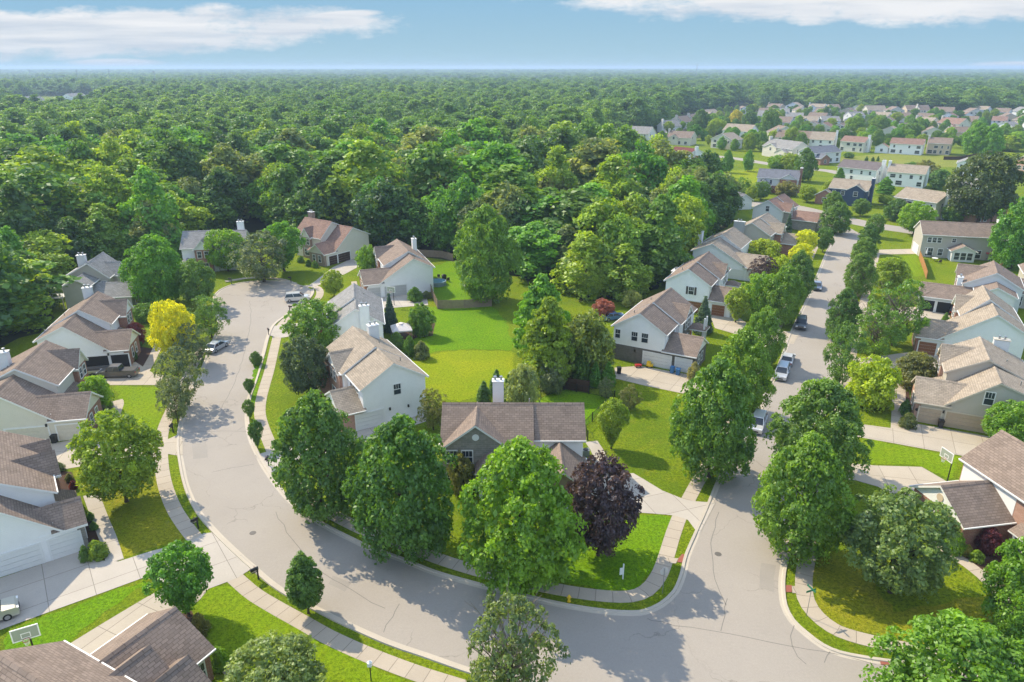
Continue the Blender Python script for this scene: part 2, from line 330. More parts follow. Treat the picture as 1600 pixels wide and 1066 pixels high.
def walkway(name, px, w=1.5, z=.03, mat=None, world_pts=None):
    pts = spline(world_pts or PP(px), .9)
    return sweep(name, mat or M['walk'], pts, [(w / 2, 0), (w / 2, z), (-w / 2, z), (-w / 2, 0)])

g = MB(); g.face([(-9000, -200, 0), (9000, -200, 0), (9000, 16000, 0), (-9000, 16000, 0)]); tag(g.build('ground', M['grass']), kind='structure')

OUT = [(486, 452), (476, 447), (455, 443), (425, 440), (395, 441), (368, 445), (348, 453), (338, 464), (337, 480), (343, 497), (346, 510), (340, 525), (329, 552), (319, 580), (306, 612), (289, 652), (284, 690), (288, 725), (297, 762), (314, 797), (340, 828), (375, 862), (400, 884), (442, 918), (515, 957), (550, 974), (612, 1001), (665, 1019), (725, 1040), (800, 1064), (880, 1088), (960, 1104), (1050, 1118), (1200, 1135), (1400, 1150), (1650, 1160)]
INN = [(486, 452), (486, 459), (479, 468), (464, 478), (445, 492), (425, 508), (416, 526), (409, 552), (401, 579), (394, 600), (386, 622), (382, 652), (387, 685), (400, 715), (412, 737), (440, 775), (475, 806), (510, 828), (550, 848), (575, 860), (625, 878), (675, 898), (737, 916), (797, 931), (850, 944), (900, 954), (950, 961), (990, 963), (1012, 960), (1037, 949), (1060, 928), (1072, 900), (1079, 870), (1095, 832), (1109, 800), (1137, 731), (1170, 668), (1213, 590), (1243, 513), (1270, 455), (1296, 390), (1308, 366), (1316, 350)]
RGT = [(1650, 1085), (1500, 1053), (1440, 1046), (1390, 1040), (1350, 1034), (1312, 1026), (1282, 1013), (1255, 993), (1232, 971), (1219, 945), (1216, 912), (1219, 885), (1226, 855), (1244, 770), (1270, 690), (1297, 600), (1313, 528), (1336, 437), (1348, 392), (1356, 372)]
out_s, inn_s, rgt_s = (spline(PP(x)) for x in (OUT, INN, RGT))
loop = out_s + rgt_s + inn_s[::-1][:-1]
sheet('road', M['road'], loop, .006)
KERB = [(0, .006), (.26, .012), (.32, .11), (.58, .125), (.62, -.03)]
def flip(prof): return [(-o, z) for o, z in prof]
sweep('kerb', M['kerb'], out_s[6:], flip(KERB)); sweep('kerb', M['kerb'], inn_s, KERB); sweep('kerb', M['kerb'], rgt_s, flip(KERB))
cross = spline(PP([(1120, 322), (1190, 319), (1235, 323), (1275, 332), (1320, 343), (1370, 353), (1410, 359), (1460, 366), (1540, 374), (1640, 386)]), 2)
sweep('road', M['road'], cross, [(4.2, .011), (-4.2, .011)])
sweep('road', M['road'], spline(PP([(1040, 238), (1105, 243), (1150, 248), (1200, 256), (1250, 263), (1300, 268), (1350, 281)]), 3), [(3.8, .012), (-3.8, .012)])

for pts in ([(1010, 966), (1032, 972), (1082, 982), (1140, 992), (1200, 1002), (1290, 1020), (1370, 1037)], [(1135, 935), (1131, 962), (1128, 988)], [(1122, 800), (1112, 850), (1118, 905), (1134, 945)], [(330, 738), (362, 731), (398, 726)], [(285, 676), (330, 674), (384, 675)], [(430, 800), (470, 862), (520, 905), (600, 950)],
            [(598, 988), (612, 964), (625, 945)], [(1240, 975), (1236, 1010), (1262, 1040)], [(1300, 1012), (1286, 1036)], [(1180, 720), (1205, 735), (1250, 742)], [(1222, 590), (1260, 594), (1298, 597)], [(390, 470), (392, 500), (384, 540), (370, 590), (345, 640)]):
    sp_ = spline(PP(pts), 1.2); sp_ = [p + Vector((random.Random(i).uniform(-.12, .12), random.Random(i + 99).uniform(-.12, .12), 0)) for i, p in enumerate(sp_)]
    sweep('road_seam', M['seam'], sp_, [(.034, .0095), (-.034, .0095)])
for pts in ([(520, 900), (548, 912), (540, 925), (512, 912)], [(1190, 880), (1212, 884), (1208, 925), (1186, 918)], [(300, 690), (322, 688), (325, 715), (302, 718)]):
    sheet('road_patch', M['patch'], ragged(PP(pts), .8, .08), .0092)
walkway('sidewalk', [(318, 540), (300, 575), (283, 610), (266, 644), (255, 672), (252, 695), (253, 730), (259, 762), (272, 795), (288, 820), (306, 843), (330, 868), (356, 893), (380, 915), (400, 931), (437, 953), (475, 974), (512, 995), (562, 1018), (612, 1038), (662, 1056), (720, 1074), (800, 1100)])
walkway('sidewalk', [(470, 449), (488, 447), (499, 453), (497, 466), (475, 481), (450, 497), (437, 512), (432, 530), (426, 557), (420, 582), (414, 602), (408, 625), (406, 645), (410, 664), (418, 685), (430, 712), (450, 745), (490, 785), (540, 815), (600, 842), (655, 862), (702, 879), (760, 896), (805, 907), (850, 917), (900, 926), (950, 932), (985, 932), (1010, 923), (1028, 902), (1040, 873), (1052, 834), (1065, 800), (1077, 778), (1091, 752), (1104, 730), (1135, 675), (1170, 605), (1215, 510), (1245, 450), (1272, 390), (1285, 365)])
walkway('sidewalk', [(1700, 1062), (1550, 1036), (1450, 1020), (1400, 1010), (1362, 1002), (1325, 992), (1300, 981), (1275, 961), (1259, 936), (1256, 903), (1262, 870), (1275, 800), (1298, 700), (1321, 598), (1338, 520), (1358, 440), (1370, 395)])
walkway('sidewalk', [(352, 440), (395, 434), (440, 437), (470, 449)], 1.3)
walkway('path', [(250, 534), (240, 556), (222, 588)], 1.4); walkway('path', [(178, 627), (180, 633), (172, 655)], 2.2)
walkway('path', [(142, 772), (158, 815), (170, 845), (180, 878)], 1.5, mat=M['drive_w']); walkway('path', [(1405, 600), (1404, 640), (1403, 672)], 1.7)
walkway('path', [(1466, 846), (1482, 862), (1512, 882), (1548, 912), (1585, 960)], 1.3); walkway('path', [(924, 690), (936, 710), (942, 742)], 1.6, mat=M['drive_w'])
walkway('path', [(330, 1022), (352, 1042), (365, 1055)], .9); walkway('path', [(1100, 590), (1117, 572), (1128, 560)], 1.2); walkway('path', [(553, 440), (556, 452), (566, 462)], 1.2)

DR = [('driveway', 'drive_w', 20, [(949, 739), (990, 740), (1007, 750), (1035, 767), (1070, 781), (1089, 784), (1118, 786), (1092, 836), (1075, 813), (1055, 806), (1020, 803), (990, 801), (950, 801), (900, 800)]),
      ('driveway', 'drive_w', 36, [(-60, 928), (0, 904), (127, 861), (150, 876), (185, 878), (235, 862), (300, 846), (318, 834), (336, 832), (398, 886), (372, 903), (357, 909), (325, 921), (322, 925), (225, 903), (165, 925), (90, 952), (0, 985), (-70, 1010)]),
      ('driveway', 'drive', 64, [(100, 1012), (160, 975), (225, 936), (262, 916), (328, 918), (312, 938), (290, 955), (262, 965), (150, 1050), (80, 1060)]),
      ('driveway', 'drive', 10, [(20, 712), (70, 695), (125, 686), (240, 693), (262, 687), (285, 676), (286, 712), (275, 712), (258, 709), (240, 715), (150, 725), (105, 733), (70, 740)]),
      ('driveway', 'drive', 8, [(128, 592), (140, 575), (212, 566), (240, 584), (262, 588), (313, 597), (306, 614), (280, 606), (245, 602), (175, 602), (140, 604)]),
      ('driveway', 'drive_w', 55, [(520, 418), (550, 404), (566, 414), (540, 428), (510, 441), (488, 450), (482, 447), (492, 440)]),
      ('driveway', 'drive_w', 20, [(575, 463), (665, 455), (669, 477), (617, 481), (560, 490), (500, 520), (440, 528), (418, 524), (424, 510), (470, 505), (530, 480)]),
      ('driveway', 'drive_w', 30, [(560, 668), (657, 642), (668, 658), (580, 688), (500, 715), (420, 740), (398, 712), (470, 690)]),
      ('driveway', 'drive', -30, [(960, 575), (1000, 572), (1078, 586), (1104, 590), (1180, 628), (1196, 632), (1182, 660), (1160, 652), (1090, 620), (1012, 604), (962, 592)]),
      ('driveway', 'drive', -30, [(1108, 490), (1148, 492), (1180, 514), (1250, 520), (1240, 538), (1165, 527), (1117, 513)]),
      ('driveway', 'drive', -25, [(1430, 662), (1548, 683), (1530, 698), (1505, 713), (1450, 703), (1390, 692), (1300, 676), (1268, 674), (1273, 655), (1352, 664), (1397, 670)]),
      ('driveway', 'drive', -12, [(1345, 726), (1370, 728), (1440, 730), (1478, 752), (1465, 790), (1422, 783), (1400, 778), (1372, 761), (1337, 751), (1290, 745), (1248, 752), (1256, 722), (1300, 722)]),
      ('driveway', 'drive', -25, [(1445, 480), (1492, 482), (1480, 502), (1440, 502), (1380, 500), (1320, 494), (1324, 480)]),
      ('driveway', 'drive', -25, [(1425, 550), (1470, 556), (1466, 578), (1345, 574), (1301, 575), (1306, 557), (1350, 560)]),
      ('driveway', 'drive', -10, [(1350, 391), (1432, 389), (1434, 397), (1376, 398), (1347, 402)]), ('driveway', 'drive', 30, [(1268, 357), (1300, 350), (1312, 356), (1300, 364)])]
for i, (n, mk, yw, pts) in enumerate(DR):
    sheet(n, M[mk], PP(pts), .036 + .0012 * (i % 3), R(yw))
for mk, pts in (('lawn_v', [(640, 482), (700, 478), (770, 480), (790, 500), (802, 540), (800, 548), (740, 545), (690, 548), (650, 560), (640, 520)]),
                ('lawn_y', [(640, 562), (690, 550), (740, 547), (801, 550), (805, 585), (780, 612), (720, 628), (665, 622), (655, 600)]),
                ('lawn_v', [(846, 622), (880, 608), (920, 614), (958, 622), (936, 645), (913, 668), (914, 690), (820, 650)]),
                ('lawn_v', [(850, 806), (950, 803), (1020, 804), (1053, 808), (1042, 838), (1030, 868), (1018, 896), (1002, 914), (985, 922), (950, 922), (900, 915), (860, 905)]),
                ('lawn_s', [(1350, 684), (1390, 694), (1450, 705), (1503, 714), (1488, 752), (1478, 748), (1440, 727), (1370, 725), (1345, 722)]),
                ('lawn_s', [(1555, 430), (1600, 405), (1660, 420), (1660, 470), (1600, 450), (1562, 446)]),
                ('lawn_s', [(1378, 402), (1434, 399), (1444, 428), (1440, 432), (1400, 436), (1376, 420)]),
                ('lawn_d', [(112, 737), (150, 728), (240, 717), (244, 735), (252, 770), (265, 800), (296, 838), (235, 859), (190, 874), (170, 825), (150, 775), (130, 765)]),
                ('lawn_v', [(10, 990), (90, 956), (165, 929), (225, 907), (232, 912), (180, 945), (112, 1000), (60, 1030), (0, 1040)]),
                ('lawn_v', [(400, 560), (415, 557), (395, 640), (384, 640)]),
                ('lawn_s', [(178, 604), (245, 605), (262, 610), (252, 650), (246, 680), (215, 684), (180, 660), (190, 628)]),
                ('lawn_d', [(1262, 905), (1290, 860), (1330, 860), (1400, 960), (1480, 940), (1540, 930), (1580, 990), (1500, 1018), (1400, 1003), (1330, 985), (1280, 955)]),
                ('lawn_y', [(1085, 275), (1110, 268), (1200, 264), (1195, 280), (1160, 292), (1105, 290)]), ('field', [(1310, 247), (1380, 240), (1500, 244), (1560, 246), (1500, 262), (1310, 258)]),
                ('lawn_v', [(670, 420), (700, 408), (735, 415), (765, 440), (766, 474), (686, 479), (676, 455)]), ('lawn_s', [(300, 925), (360, 915), (440, 965), (560, 1030), (640, 1066), (380, 1066), (340, 1020), (310, 980)]),
                ('lawn_v', [(70, 520), (110, 495), (118, 490), (125, 500), (90, 540), (60, 548)])):
    q_ = PP(pts); sheet('lawn', M[mk], ragged(q_) if (q_[0] - q_[1]).length < 60 and q_[0].y < 220 else q_, .014)
for pts in ([(1060, 873), (1066, 866), (1072, 868), (1068, 880), (1058, 879)], [(1226, 915), (1237, 915), (1237, 926), (1227, 926)], [(1374, 1029), (1386, 1030), (1390, 1040), (1376, 1039)]):
    sheet('paving_pad', M['redpad'], PP(pts), .05)
for pts in ([(1060, 873), (1040, 872), (1038, 880), (1056, 881)], [(1237, 916), (1248, 917), (1250, 928), (1238, 927)]): sheet('sidewalk', M['walk'], PP(pts), .042)
for pts in ([(90, 735), (112, 738), (122, 760), (108, 775), (95, 770)], [(135, 800), (152, 800), (172, 876), (150, 874), (132, 850)], [(1476, 850), (1500, 830), (1560, 850), (1598, 880), (1598, 940), (1545, 905), (1500, 872)],
            [(205, 540), (240, 545), (222, 580), (205, 580)], [(1408, 612), (1420, 612), (1428, 655), (1420, 665), (1410, 668)], [(640, 500), (680, 505), (676, 525), (650, 528), (620, 545), (610, 530)], [(262, 958), (300, 955), (310, 985), (290, 990)]):
    sheet('mulch_bed', M['mulch'], PP(pts), .018)

# ------------------------------------------------------------------ houses
class House:
    def __init__(s, name, label, anchor, yaw, mirror=False, roof='r_brown', trim='trim', wall='white', cat='house', group=None):
        """anchor = (local x, local y, z, photo px, photo py); x runs along the ridge, y from back to front"""
        s.s = -1 if mirror else 1; lx, ly, z, px, py = anchor; p = P(px, py, z); c, n = math.cos(R(yaw)), math.sin(R(yaw)); ly *= s.s
        s.root = empty(name, (p.x - (lx * c - ly * n), p.y - (lx * n + ly * c), 0), R(yaw), label=label, cat=cat, group=group)
        s.wall = wall; s.roofm = M[roof]; s.trimm = M[trim]; s.w = {}; s.roof = MB(); s.trim = MB(); s.roofpart = None
    def T(s, pts): return [(x, y * s.s, z) for x, y, z in pts]
    def wb(s, k): return s.w.setdefault(k or s.wall, MB())
    def rect(s, k, x0, x1, y0, y1, z0, z1): a, b = sorted((y0 * s.s, y1 * s.s)); s.wb(k).box(x0, x1, a, b, z0, z1)
    def block(s, ax, a0, a1, prof, wall=None, oh=.42, rk=.32, th=.2, base=0, gable=None, dz=0, cap=True):
        """gable-roofed block; prof = [(p0, z0), (pr, zr), (p1, z1)] across, a0..a1 along"""
        def pt(p, z, a): return (a, p, z) if ax == 'x' else (p, a, z)
        w = s.wb(wall); (p0, z0), (pr, zr), (p1, z1) = prof
        for a, gk in ((a0, 0), (a1, 1)):
            if gable and zr - min(z0, z1) > .3:
                zm = min(z0, z1); t0 = (zm - z0) / (zr - z0) if zr != z0 else 0; t1 = (zm - z1) / (zr - z1) if zr != z1 else 0
                w.face(s.T([pt(p0, base, a), pt(p1, base, a), pt(p1, zm, a), pt(p0, zm, a)]))
                s.wb(gable).face(s.T([pt(p0, zm, a), pt(p1, zm, a), pt(p1, z1, a), pt(pr, zr, a), pt(p0, z0, a)]))
            else: w.face(s.T([pt(p0, base, a), pt(p1, base, a), pt(p1, z1, a), pt(pr, zr, a), pt(p0, z0, a)]))
        w.face(s.T([pt(p0, base, a0), pt(p0, base, a1), pt(p0, z0, a1), pt(p0, z0, a0)])); w.face(s.T([pt(p1, base, a0), pt(p1, base, a1), pt(p1, z1, a1), pt(p1, z1, a0)]))
        A0, A1 = a0 - rk, a1 + rk
        for (pe, ze) in ((p0, z0), (p1, z1)):
            d = math.hypot(pe - pr, ze - zr); ux, uz = (pe - pr) / d, (ze - zr) / d; L = d + oh
            e = (pr + ux * L, zr + uz * L + .03 + dz); r = (pr, zr + .03 + dz); up = th / abs(ux)
            top = [pt(r[0], r[1] + up, A0), pt(r[0], r[1] + up, A1), pt(e[0], e[1] + up, A1), pt(e[0], e[1] + up, A0)]
            bot = [pt(r[0], r[1], A0), pt(r[0], r[1], A1), pt(e[0], e[1], A1), pt(e[0], e[1], A0)]
            s.roof.face(s.T(top), [(A0, L), (A1, L), (A1, 0), (A0, 0)])
            s.trim.face(s.T(bot)); s.trim.face(s.T([bot[2], bot[3], top[3], top[2]]))
            s.trim.face(s.T([bot[0], bot[3], top[3], top[0]])); s.trim.face(s.T([bot[1], bot[2], top[2], top[1]]))
            if cap:
                q = (pr + ux * .28, zr + uz * .28 + .07 + dz + up)
                s.roof.face(s.T([pt(r[0], r[1] + up + .06, A0), pt(r[0], r[1] + up + .06, A1), pt(q[0], q[1], A1), pt(q[0], q[1], A0)]), [(A0 * .6, .1), (A1 * .6, .1), (A1 * .6, .02), (A0 * .6, .02)])
            if min(a1 - a0, 9) > 2.5:                               # gutter along the eave
                g0, g1 = (e[0], e[0] + (.11 if ux > 0 else -.11)); p = sorted((g0, g1))
                q = [pt(p[0], e[1] + up - .13, A0), pt(p[1], e[1] + up - .01, A1)]
                a, b = [sorted((q[0][k] * (s.s if k == 1 else 1), q[1][k] * (s.s if k == 1 else 1))) for k in (0, 1)]
                s.trim.box(*a, *b, q[0][2], q[1][2])
        return s
    def hip(s, x0, x1, y0, y1, ez, rise, wall=None, base=0, oh=.4, th=.2, walls=True):
        if walls: s.rect(wall, x0, x1, y0, y1, base, ez)
        X0, X1, Y0, Y1 = x0 - oh, x1 + oh, y0 - oh, y1 + oh; z = ez + .02; zt = z + th
        L, W = X1 - X0, Y1 - Y0
        if L >= W: r0, r1 = (X0 + W / 2, (Y0 + Y1) / 2, zt + rise), (X1 - W / 2, (Y0 + Y1) / 2, zt + rise)
        else: r0, r1 = ((X0 + X1) / 2, Y0 + L / 2, zt + rise), ((X0 + X1) / 2, Y1 - L / 2, zt + rise)
        c = [(X0, Y0, zt), (X1, Y0, zt), (X1, Y1, zt), (X0, Y1, zt)]; b = [(x, y, z) for x, y, _ in c]
        q = ([c[0], c[1], r1, r0], [c[1], c[2], r1], [c[2], c[3], r0, r1], [c[3], c[0], r0]) if L >= W else ([c[0], c[1], r0], [c[1], c[2], r1, r0], [c[2], c[3], r1], [c[3], c[0], r0, r1])
        for f in q:
            d = Vector(f[1]) - Vector(f[0]); l = d.length; d.normalize()
            s.roof.face(s.T(f), [((Vector(p) - Vector(f[0])).dot(d), (Vector(p) - Vector(f[0]) - d * (Vector(p) - Vector(f[0])).dot(d)).length) for p in f])
        s.trim.face(s.T(b))
        for k in range(4): s.trim.face(s.T([b[k], b[(k + 1) % 4], c[(k + 1) % 4], c[k]]))
        return s
    def shed(s, x0, x1, y0, y1, zlo, zhi, th=.15):
        """flat sloping porch roof, low at y1"""
        t = [(x0, y0, zhi), (x1, y0, zhi), (x1, y1, zlo), (x0, y1, zlo)]; b = [(x, y, z - th) for x, y, z in t]
        s.roof.face(s.T(t), [(x0, 3), (x1, 3), (x1, 0), (x0, 0)]); s.trim.face(s.T(b))
        for k in range(4): s.trim.face(s.T([b[k], b[(k + 1) % 4], t[(k + 1) % 4], t[k]]))
        return s
    def slabbox(s, side, c, t, z, w, h, o0, o1):
        """thin box lying on a wall face: side = wall direction, c = its plane, t = centre along it, z = sill"""
        sg = 1 if side[0] == '+' else -1; a, b = sorted((c + sg * o0, c + sg * o1))
        if side[1] == 'x':
            q = sorted(((t - w / 2) * s.s, (t + w / 2) * s.s)); return (a, b, q[0], q[1], z, z + h)
        q = sorted((a * s.s, b * s.s)); return (t - w / 2, t + w / 2, q[0], q[1], z, z + h)
    def win(s, side, c, t, z, w=.95, h=1.45, shutters=False, frame='trim', mull=True):
        m = MB(); m.box(*s.slabbox(side, c, t, z, w, h, -.02, .035)); o = m.build('window', M['glass'], s.root)
        f = MB(); fw = .11
        for (dt, dz, ww, hh) in ((-w / 2 - fw / 2, -fw, fw, h + 2 * fw), (w / 2 + fw / 2, -fw, fw, h + 2 * fw), (0, -fw, w, fw), (0, h, w, fw), (0, h / 2 - .035, w, .07)):
            f.box(*s.slabbox(side, c, t + dt, z + dz, ww, hh, -.02, .07))
        if mull:
            for dt in ((-w / 6, w / 6) if w > .8 else (0,)): f.box(*s.slabbox(side, c, t + dt, z + h / 2, .035, h / 2, -.02, .05))
        f.build('frame', M[frame], o)
        if shutters:
            for d in (-1, 1):
                q = MB(); q.box(*s.slabbox(side, c, t + d * (w / 2 + fw + .22), z - .05, .38, h + .1, -.02, .06)); q.build('shutter', M['shutter'], s.root)
        return s
    def garage(s, side, c, t, w=4.9, h=2.15, mat='garage_w', frame='trim', opened=False):
        m = MB()
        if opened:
            m.box(*s.slabbox(side, c, t, 0.02, w, h, -.02, .02)); o = m.build('garage_door', M['open'], s.root); tag(o, label='open garage doorway, interior shade painted as a flat dark panel')  # flat dark panel on the wall; shade of the garage inside is painted in
        else:
            n = 4
            for k in range(n): m.box(*s.slabbox(side, c, t, .02 + k * h / n, w, h / n - .03, -.02, .03))
            o = m.build('garage_door', M[mat], s.root)
        f = MB()
        for (dt, z, ww, hh) in ((-w / 2 - .09, 0, .18, h + .2), (w / 2 + .09, 0, .18, h + .2), (0, h + .02, w, .18)): f.box(*s.slabbox(side, c, t + dt, z, ww, hh, -.02, .065))
        f.build('frame', M[frame], o); return s
    def door(s, side, c, t, w=1.0, h=2.1, mat='red', z=.1):
        m = MB(); m.box(*s.slabbox(side, c, t, z, w, h, -.02, .05)); o = m.build('door', M[mat], s.root)
        f = MB()
        for (dt, dz, ww, hh) in ((-w / 2 - .06, 0, .12, h), (w / 2 + .06, 0, .12, h), (0, h, w + .24, .12)): f.box(*s.slabbox(side, c, t + dt, z + dz, ww, hh, -.02, .08))
        f.build('frame', M['trim'], o); return s
    def posts(s, pts, z, r=.1, mat='trim'):
        for x, y in pts:
            m = MB(); m.box(x - r, x + r, y * s.s - r, y * s.s + r, 0, z); m.build('porch_post', M[mat], s.root)
        return s
    def chimney(s, x, y, top, w=1.6, d=.8, mat=None, base=0, flues=2):
        m = MB(); y *= s.s; m.box(x - w / 2, x + w / 2, y - d / 2, y + d / 2, base, top)
        o = m.build('chimney', M[mat or s.wall], s.root)
        c = MB(); c.box(x - w / 2 - .08, x + w / 2 + .08, y - d / 2 - .08, y + d / 2 + .08, top, top + .1); c.build('chimney_cap', s.trimm, o)
        a = w > d
        for k in range(flues):
            q = MB(); t = (k - (flues - 1) / 2) * .7; cx, cyy = (x + t, y) if a else (x, y + t)
            q.lathe([(.13, top + .1), (.13, top + .5), (.22, top + .52), (.2, top + .58), (0, top + .6)], 8, (cx, cyy)); q.build('flue', M['metal'], o)
        return s
    def vent(s, x, y, z):
        y *= s.s; m = MB(); m.tube((x, y, z - .4), (x, y, z + .45), .07, .07, 8); m.build('vent_pipe', M['metal'], s.root); return s
    def disc(s, side, c, t, z, r=.4, mat='trim'):
        sg = 1 if side[0] == '+' else -1; m = MB()
        p0, p1 = (((c, t * s.s, z), (c + sg * .07, t * s.s, z)) if side[1] == 'x' else ((t, c * s.s, z), (t, (c + sg * .07) * s.s, z)))
        m.tube(p0, p1, r, r, 16); m.build('gable_vent', M[mat], s.root); return s
    def lights(s, pts):
        for x, y, z in pts:
            m = MB(); m.box(x - .1, x + .1, y * s.s - .1, y * s.s + .1, z, z + .35); m.build('wall_lamp', M['black'], s.root)
        return s
    def done(s):
        rp = s.roof.build('roof', s.roofm, s.root)
        if s.trim.f: s.trim.build('roof_trim', s.trimm, rp)
        for k, mb in s.w.items(): mb.build('wall' if 'brick' not in k and k not in ('stone', 'pink') else 'brick_wall', M[k], s.root)
        for c in list(s.root.children):
            if c.name.startswith('chimney') and not c.name.startswith('chimney_cap'): pass
        return s

def catslide(name, label, anchor, yaw, mirror=False, roof='r_brown', wall='white', front='brick', trim='trim', W=9.8, wy=13.2, yr=4.6, zr=7.1, zb=5.3, zf=2.95, xn=6.6, xf=14.2, zfar=7.9, doors='garage_w', opened=(0, 0), dorm=(8.6, 12.6), far_yf=9.2, chim=None, extra=None, wins=True, wingwall=None, gw=True, wx=6.55, wz=1.95, yb=0, yrf=None, dfr=1.1, dc=None, bw=4.7):
    h = House(name, label, anchor, yaw, mirror, roof, trim, wall)
    yrf = yrf or yr + .1
    h.block('x', 0, xn, [(yb, zb), (yr, zr), (W, zf)])
    h.block('x', xn, xf, [(yb + .05, 5.4), (yrf, zfar), (far_yf, 5.4)])
    if gw:
        wp = [(0.02, zf - .05), (wx / 2, zf + wz), (wx, zf - .05)]; h.block('y', W - .35, wy, wp, wall=wingwall or front, gable=wall)
        h.block('y', W - 3.4, W - .35, [(.6, zf - .05 + .6 * (wz + .05) / (wx / 2)), wp[1], (wx - .6, zf - .05 + .6 * (wz + .05) / (wx / 2))], wall=wall, oh=-.05, rk=0, dz=-.03, base=1.5)
        h.rect(wall, -.035, 1.5, W - 2, wy - .62, 0, zf - .08)
    if dorm: h.block('y', yrf + .2, far_yf + dfr, [(dorm[0], 5.25), ((dorm[0] + dorm[1]) / 2, 7.25), (dorm[1], 5.25)], wall=front, gable=wall, base=0)
    dc = dc or (W - 2.6, (W + wy) / 2 - .15)
    h.garage('-x', -.03, dc[0], bw, mat=doors, frame=trim, opened=opened[0]); h.garage('-x', -.045, dc[1], 2.5, mat=doors, frame=trim, opened=opened[1])
    if gw: h.win('+y', wy, wx / 2 - 1, .9, .8, 1.5); h.win('+y', wy, wx / 2 + 1, .9, .8, 1.5)
    if dorm:
        fy = far_yf + dfr; c = (dorm[0] + dorm[1]) / 2
        h.win('+y', fy, c - .7, 3.5, .8, 1.4); h.win('+y', fy, c + .7, 3.5, .8, 1.4); h.win('+y', fy, c, .8, 1.6, 1.6); h.shed(xn, dorm[0] - .3, far_yf - .2, far_yf + 2.2, 2.7, 3.6); h.posts([(xn + .2, far_yf + 2)], 2.6); h.door('+y', far_yf, xn + 1.0, 1.1)
    if wins:
        h.win('+x', xf, 2.4, 3.6, .9, 1.4); h.win('+x', xf, 6.2, 3.6, .9, 1.4)
        for t in (2, 5, 9, 12): h.win('-y', yb if t < xn else yb + .05, t, 3.4, .9, 1.3); h.win('-y', yb if t < xn else yb + .05, t, .8, 1.4, 1.6)
    for x, y in ((2.5, 2.0), (9.5, 2.6)): h.vent(x, y, 5.3 + (y - yb) / (yr - yb) * 1.8 + .35)
    if chim: h.chimney(*chim)
    if extra: extra(h)
    return h.done()

def two_storey(name, label, anchor, yaw, mirror=False, roof='r_brown', wall='white', front='brick', trim='trim', W=8.8, xn=6.4, xf=14.4, ze=5.6, rise=2.6, wing=(0, 6.2, 13.2), wz=2.85, doors='garage_w', band=None, dorm=(8.4, 12.4), chim=None, extra=None, hipwing=False, step=.5, wins=((4.6, 3.6),), shut=False, garage=True, dfr=1.6, dc=None, bw=4.8):
    h = House(name, label, anchor, yaw, mirror, roof, trim, wall)
    h.block('x', 0, xn, [(0, ze), (W / 2, ze + rise), (W, ze)])
    h.block('x', xn, xf, [(-.05, ze), (W / 2 + step / 2, ze + rise + .22), (W + step, ze)])
    if wing:
        x0, x1, yw = wing; xm = (x0 + x1) / 2
        h.block('y', W + .01, yw, [(x0 + .02, wz), (xm, wz + 1.9), (x1, wz)], wall=band or front, gable=wall)
        h.win('+y', yw, xm - .9, .9, .8, 1.4); h.win('+y', yw, xm + .9, .9, .8, 1.4)
    if band: h.rect(band, -.04, .5, -.04, W + .02, 0, 2.65)
    if dorm:
        c = sum(dorm) / 2; h.block('y', W / 2, W + dfr, [(dorm[0], ze - .2), (c, ze + 1.7), (dorm[1], ze - .2)], wall=front, gable=wall)
        for t in (-.75, .75): h.win('+y', W + dfr, c + t, 3.6, .8, 1.4)
        h.win('+y', W + dfr, c, .7, 1.8, 1.6); h.hip(xf - 2.4, xf - .3, W + step, W + 3, 2.7, .8, walls=False); h.posts([(xf - 2.3, W + 2.8), (xf - .5, W + 2.8)], 2.7); h.door('+y', W + step, xf - 1.3)
        h.win('+y', W, 2.0, 3.7, .8, 1.3); h.win('+y', W, 4.5, 3.7, .8, 1.3)
    for y, z in wins: h.win('-x', 0, y, z, .95, 1.45, shutters=shut)
    dc = dc or (W * .66 + .2, W + 2.0)
    if garage: h.garage('-x', -.045, dc[0], bw, mat=doors, frame=trim); h.garage('-x', -.045, dc[1], 2.4, mat=doors, frame=trim)
    for t in (2, 5, 9, 12): h.win('-y', -.05 if t > xn else 0, t, 3.5, .9, 1.4); h.win('-y', -.05 if t > xn else 0, t, .7, 1.5, 1.6)
    h.win('+x', xf, 2.5, 3.6); h.win('+x', xf, 6.4, 3.6); h.vent(3, 2.2, 7.3); h.vent(10, 2.6, 7.5)
    if chim: h.chimney(*chim)
    if extra: extra(h)
    return h.done()

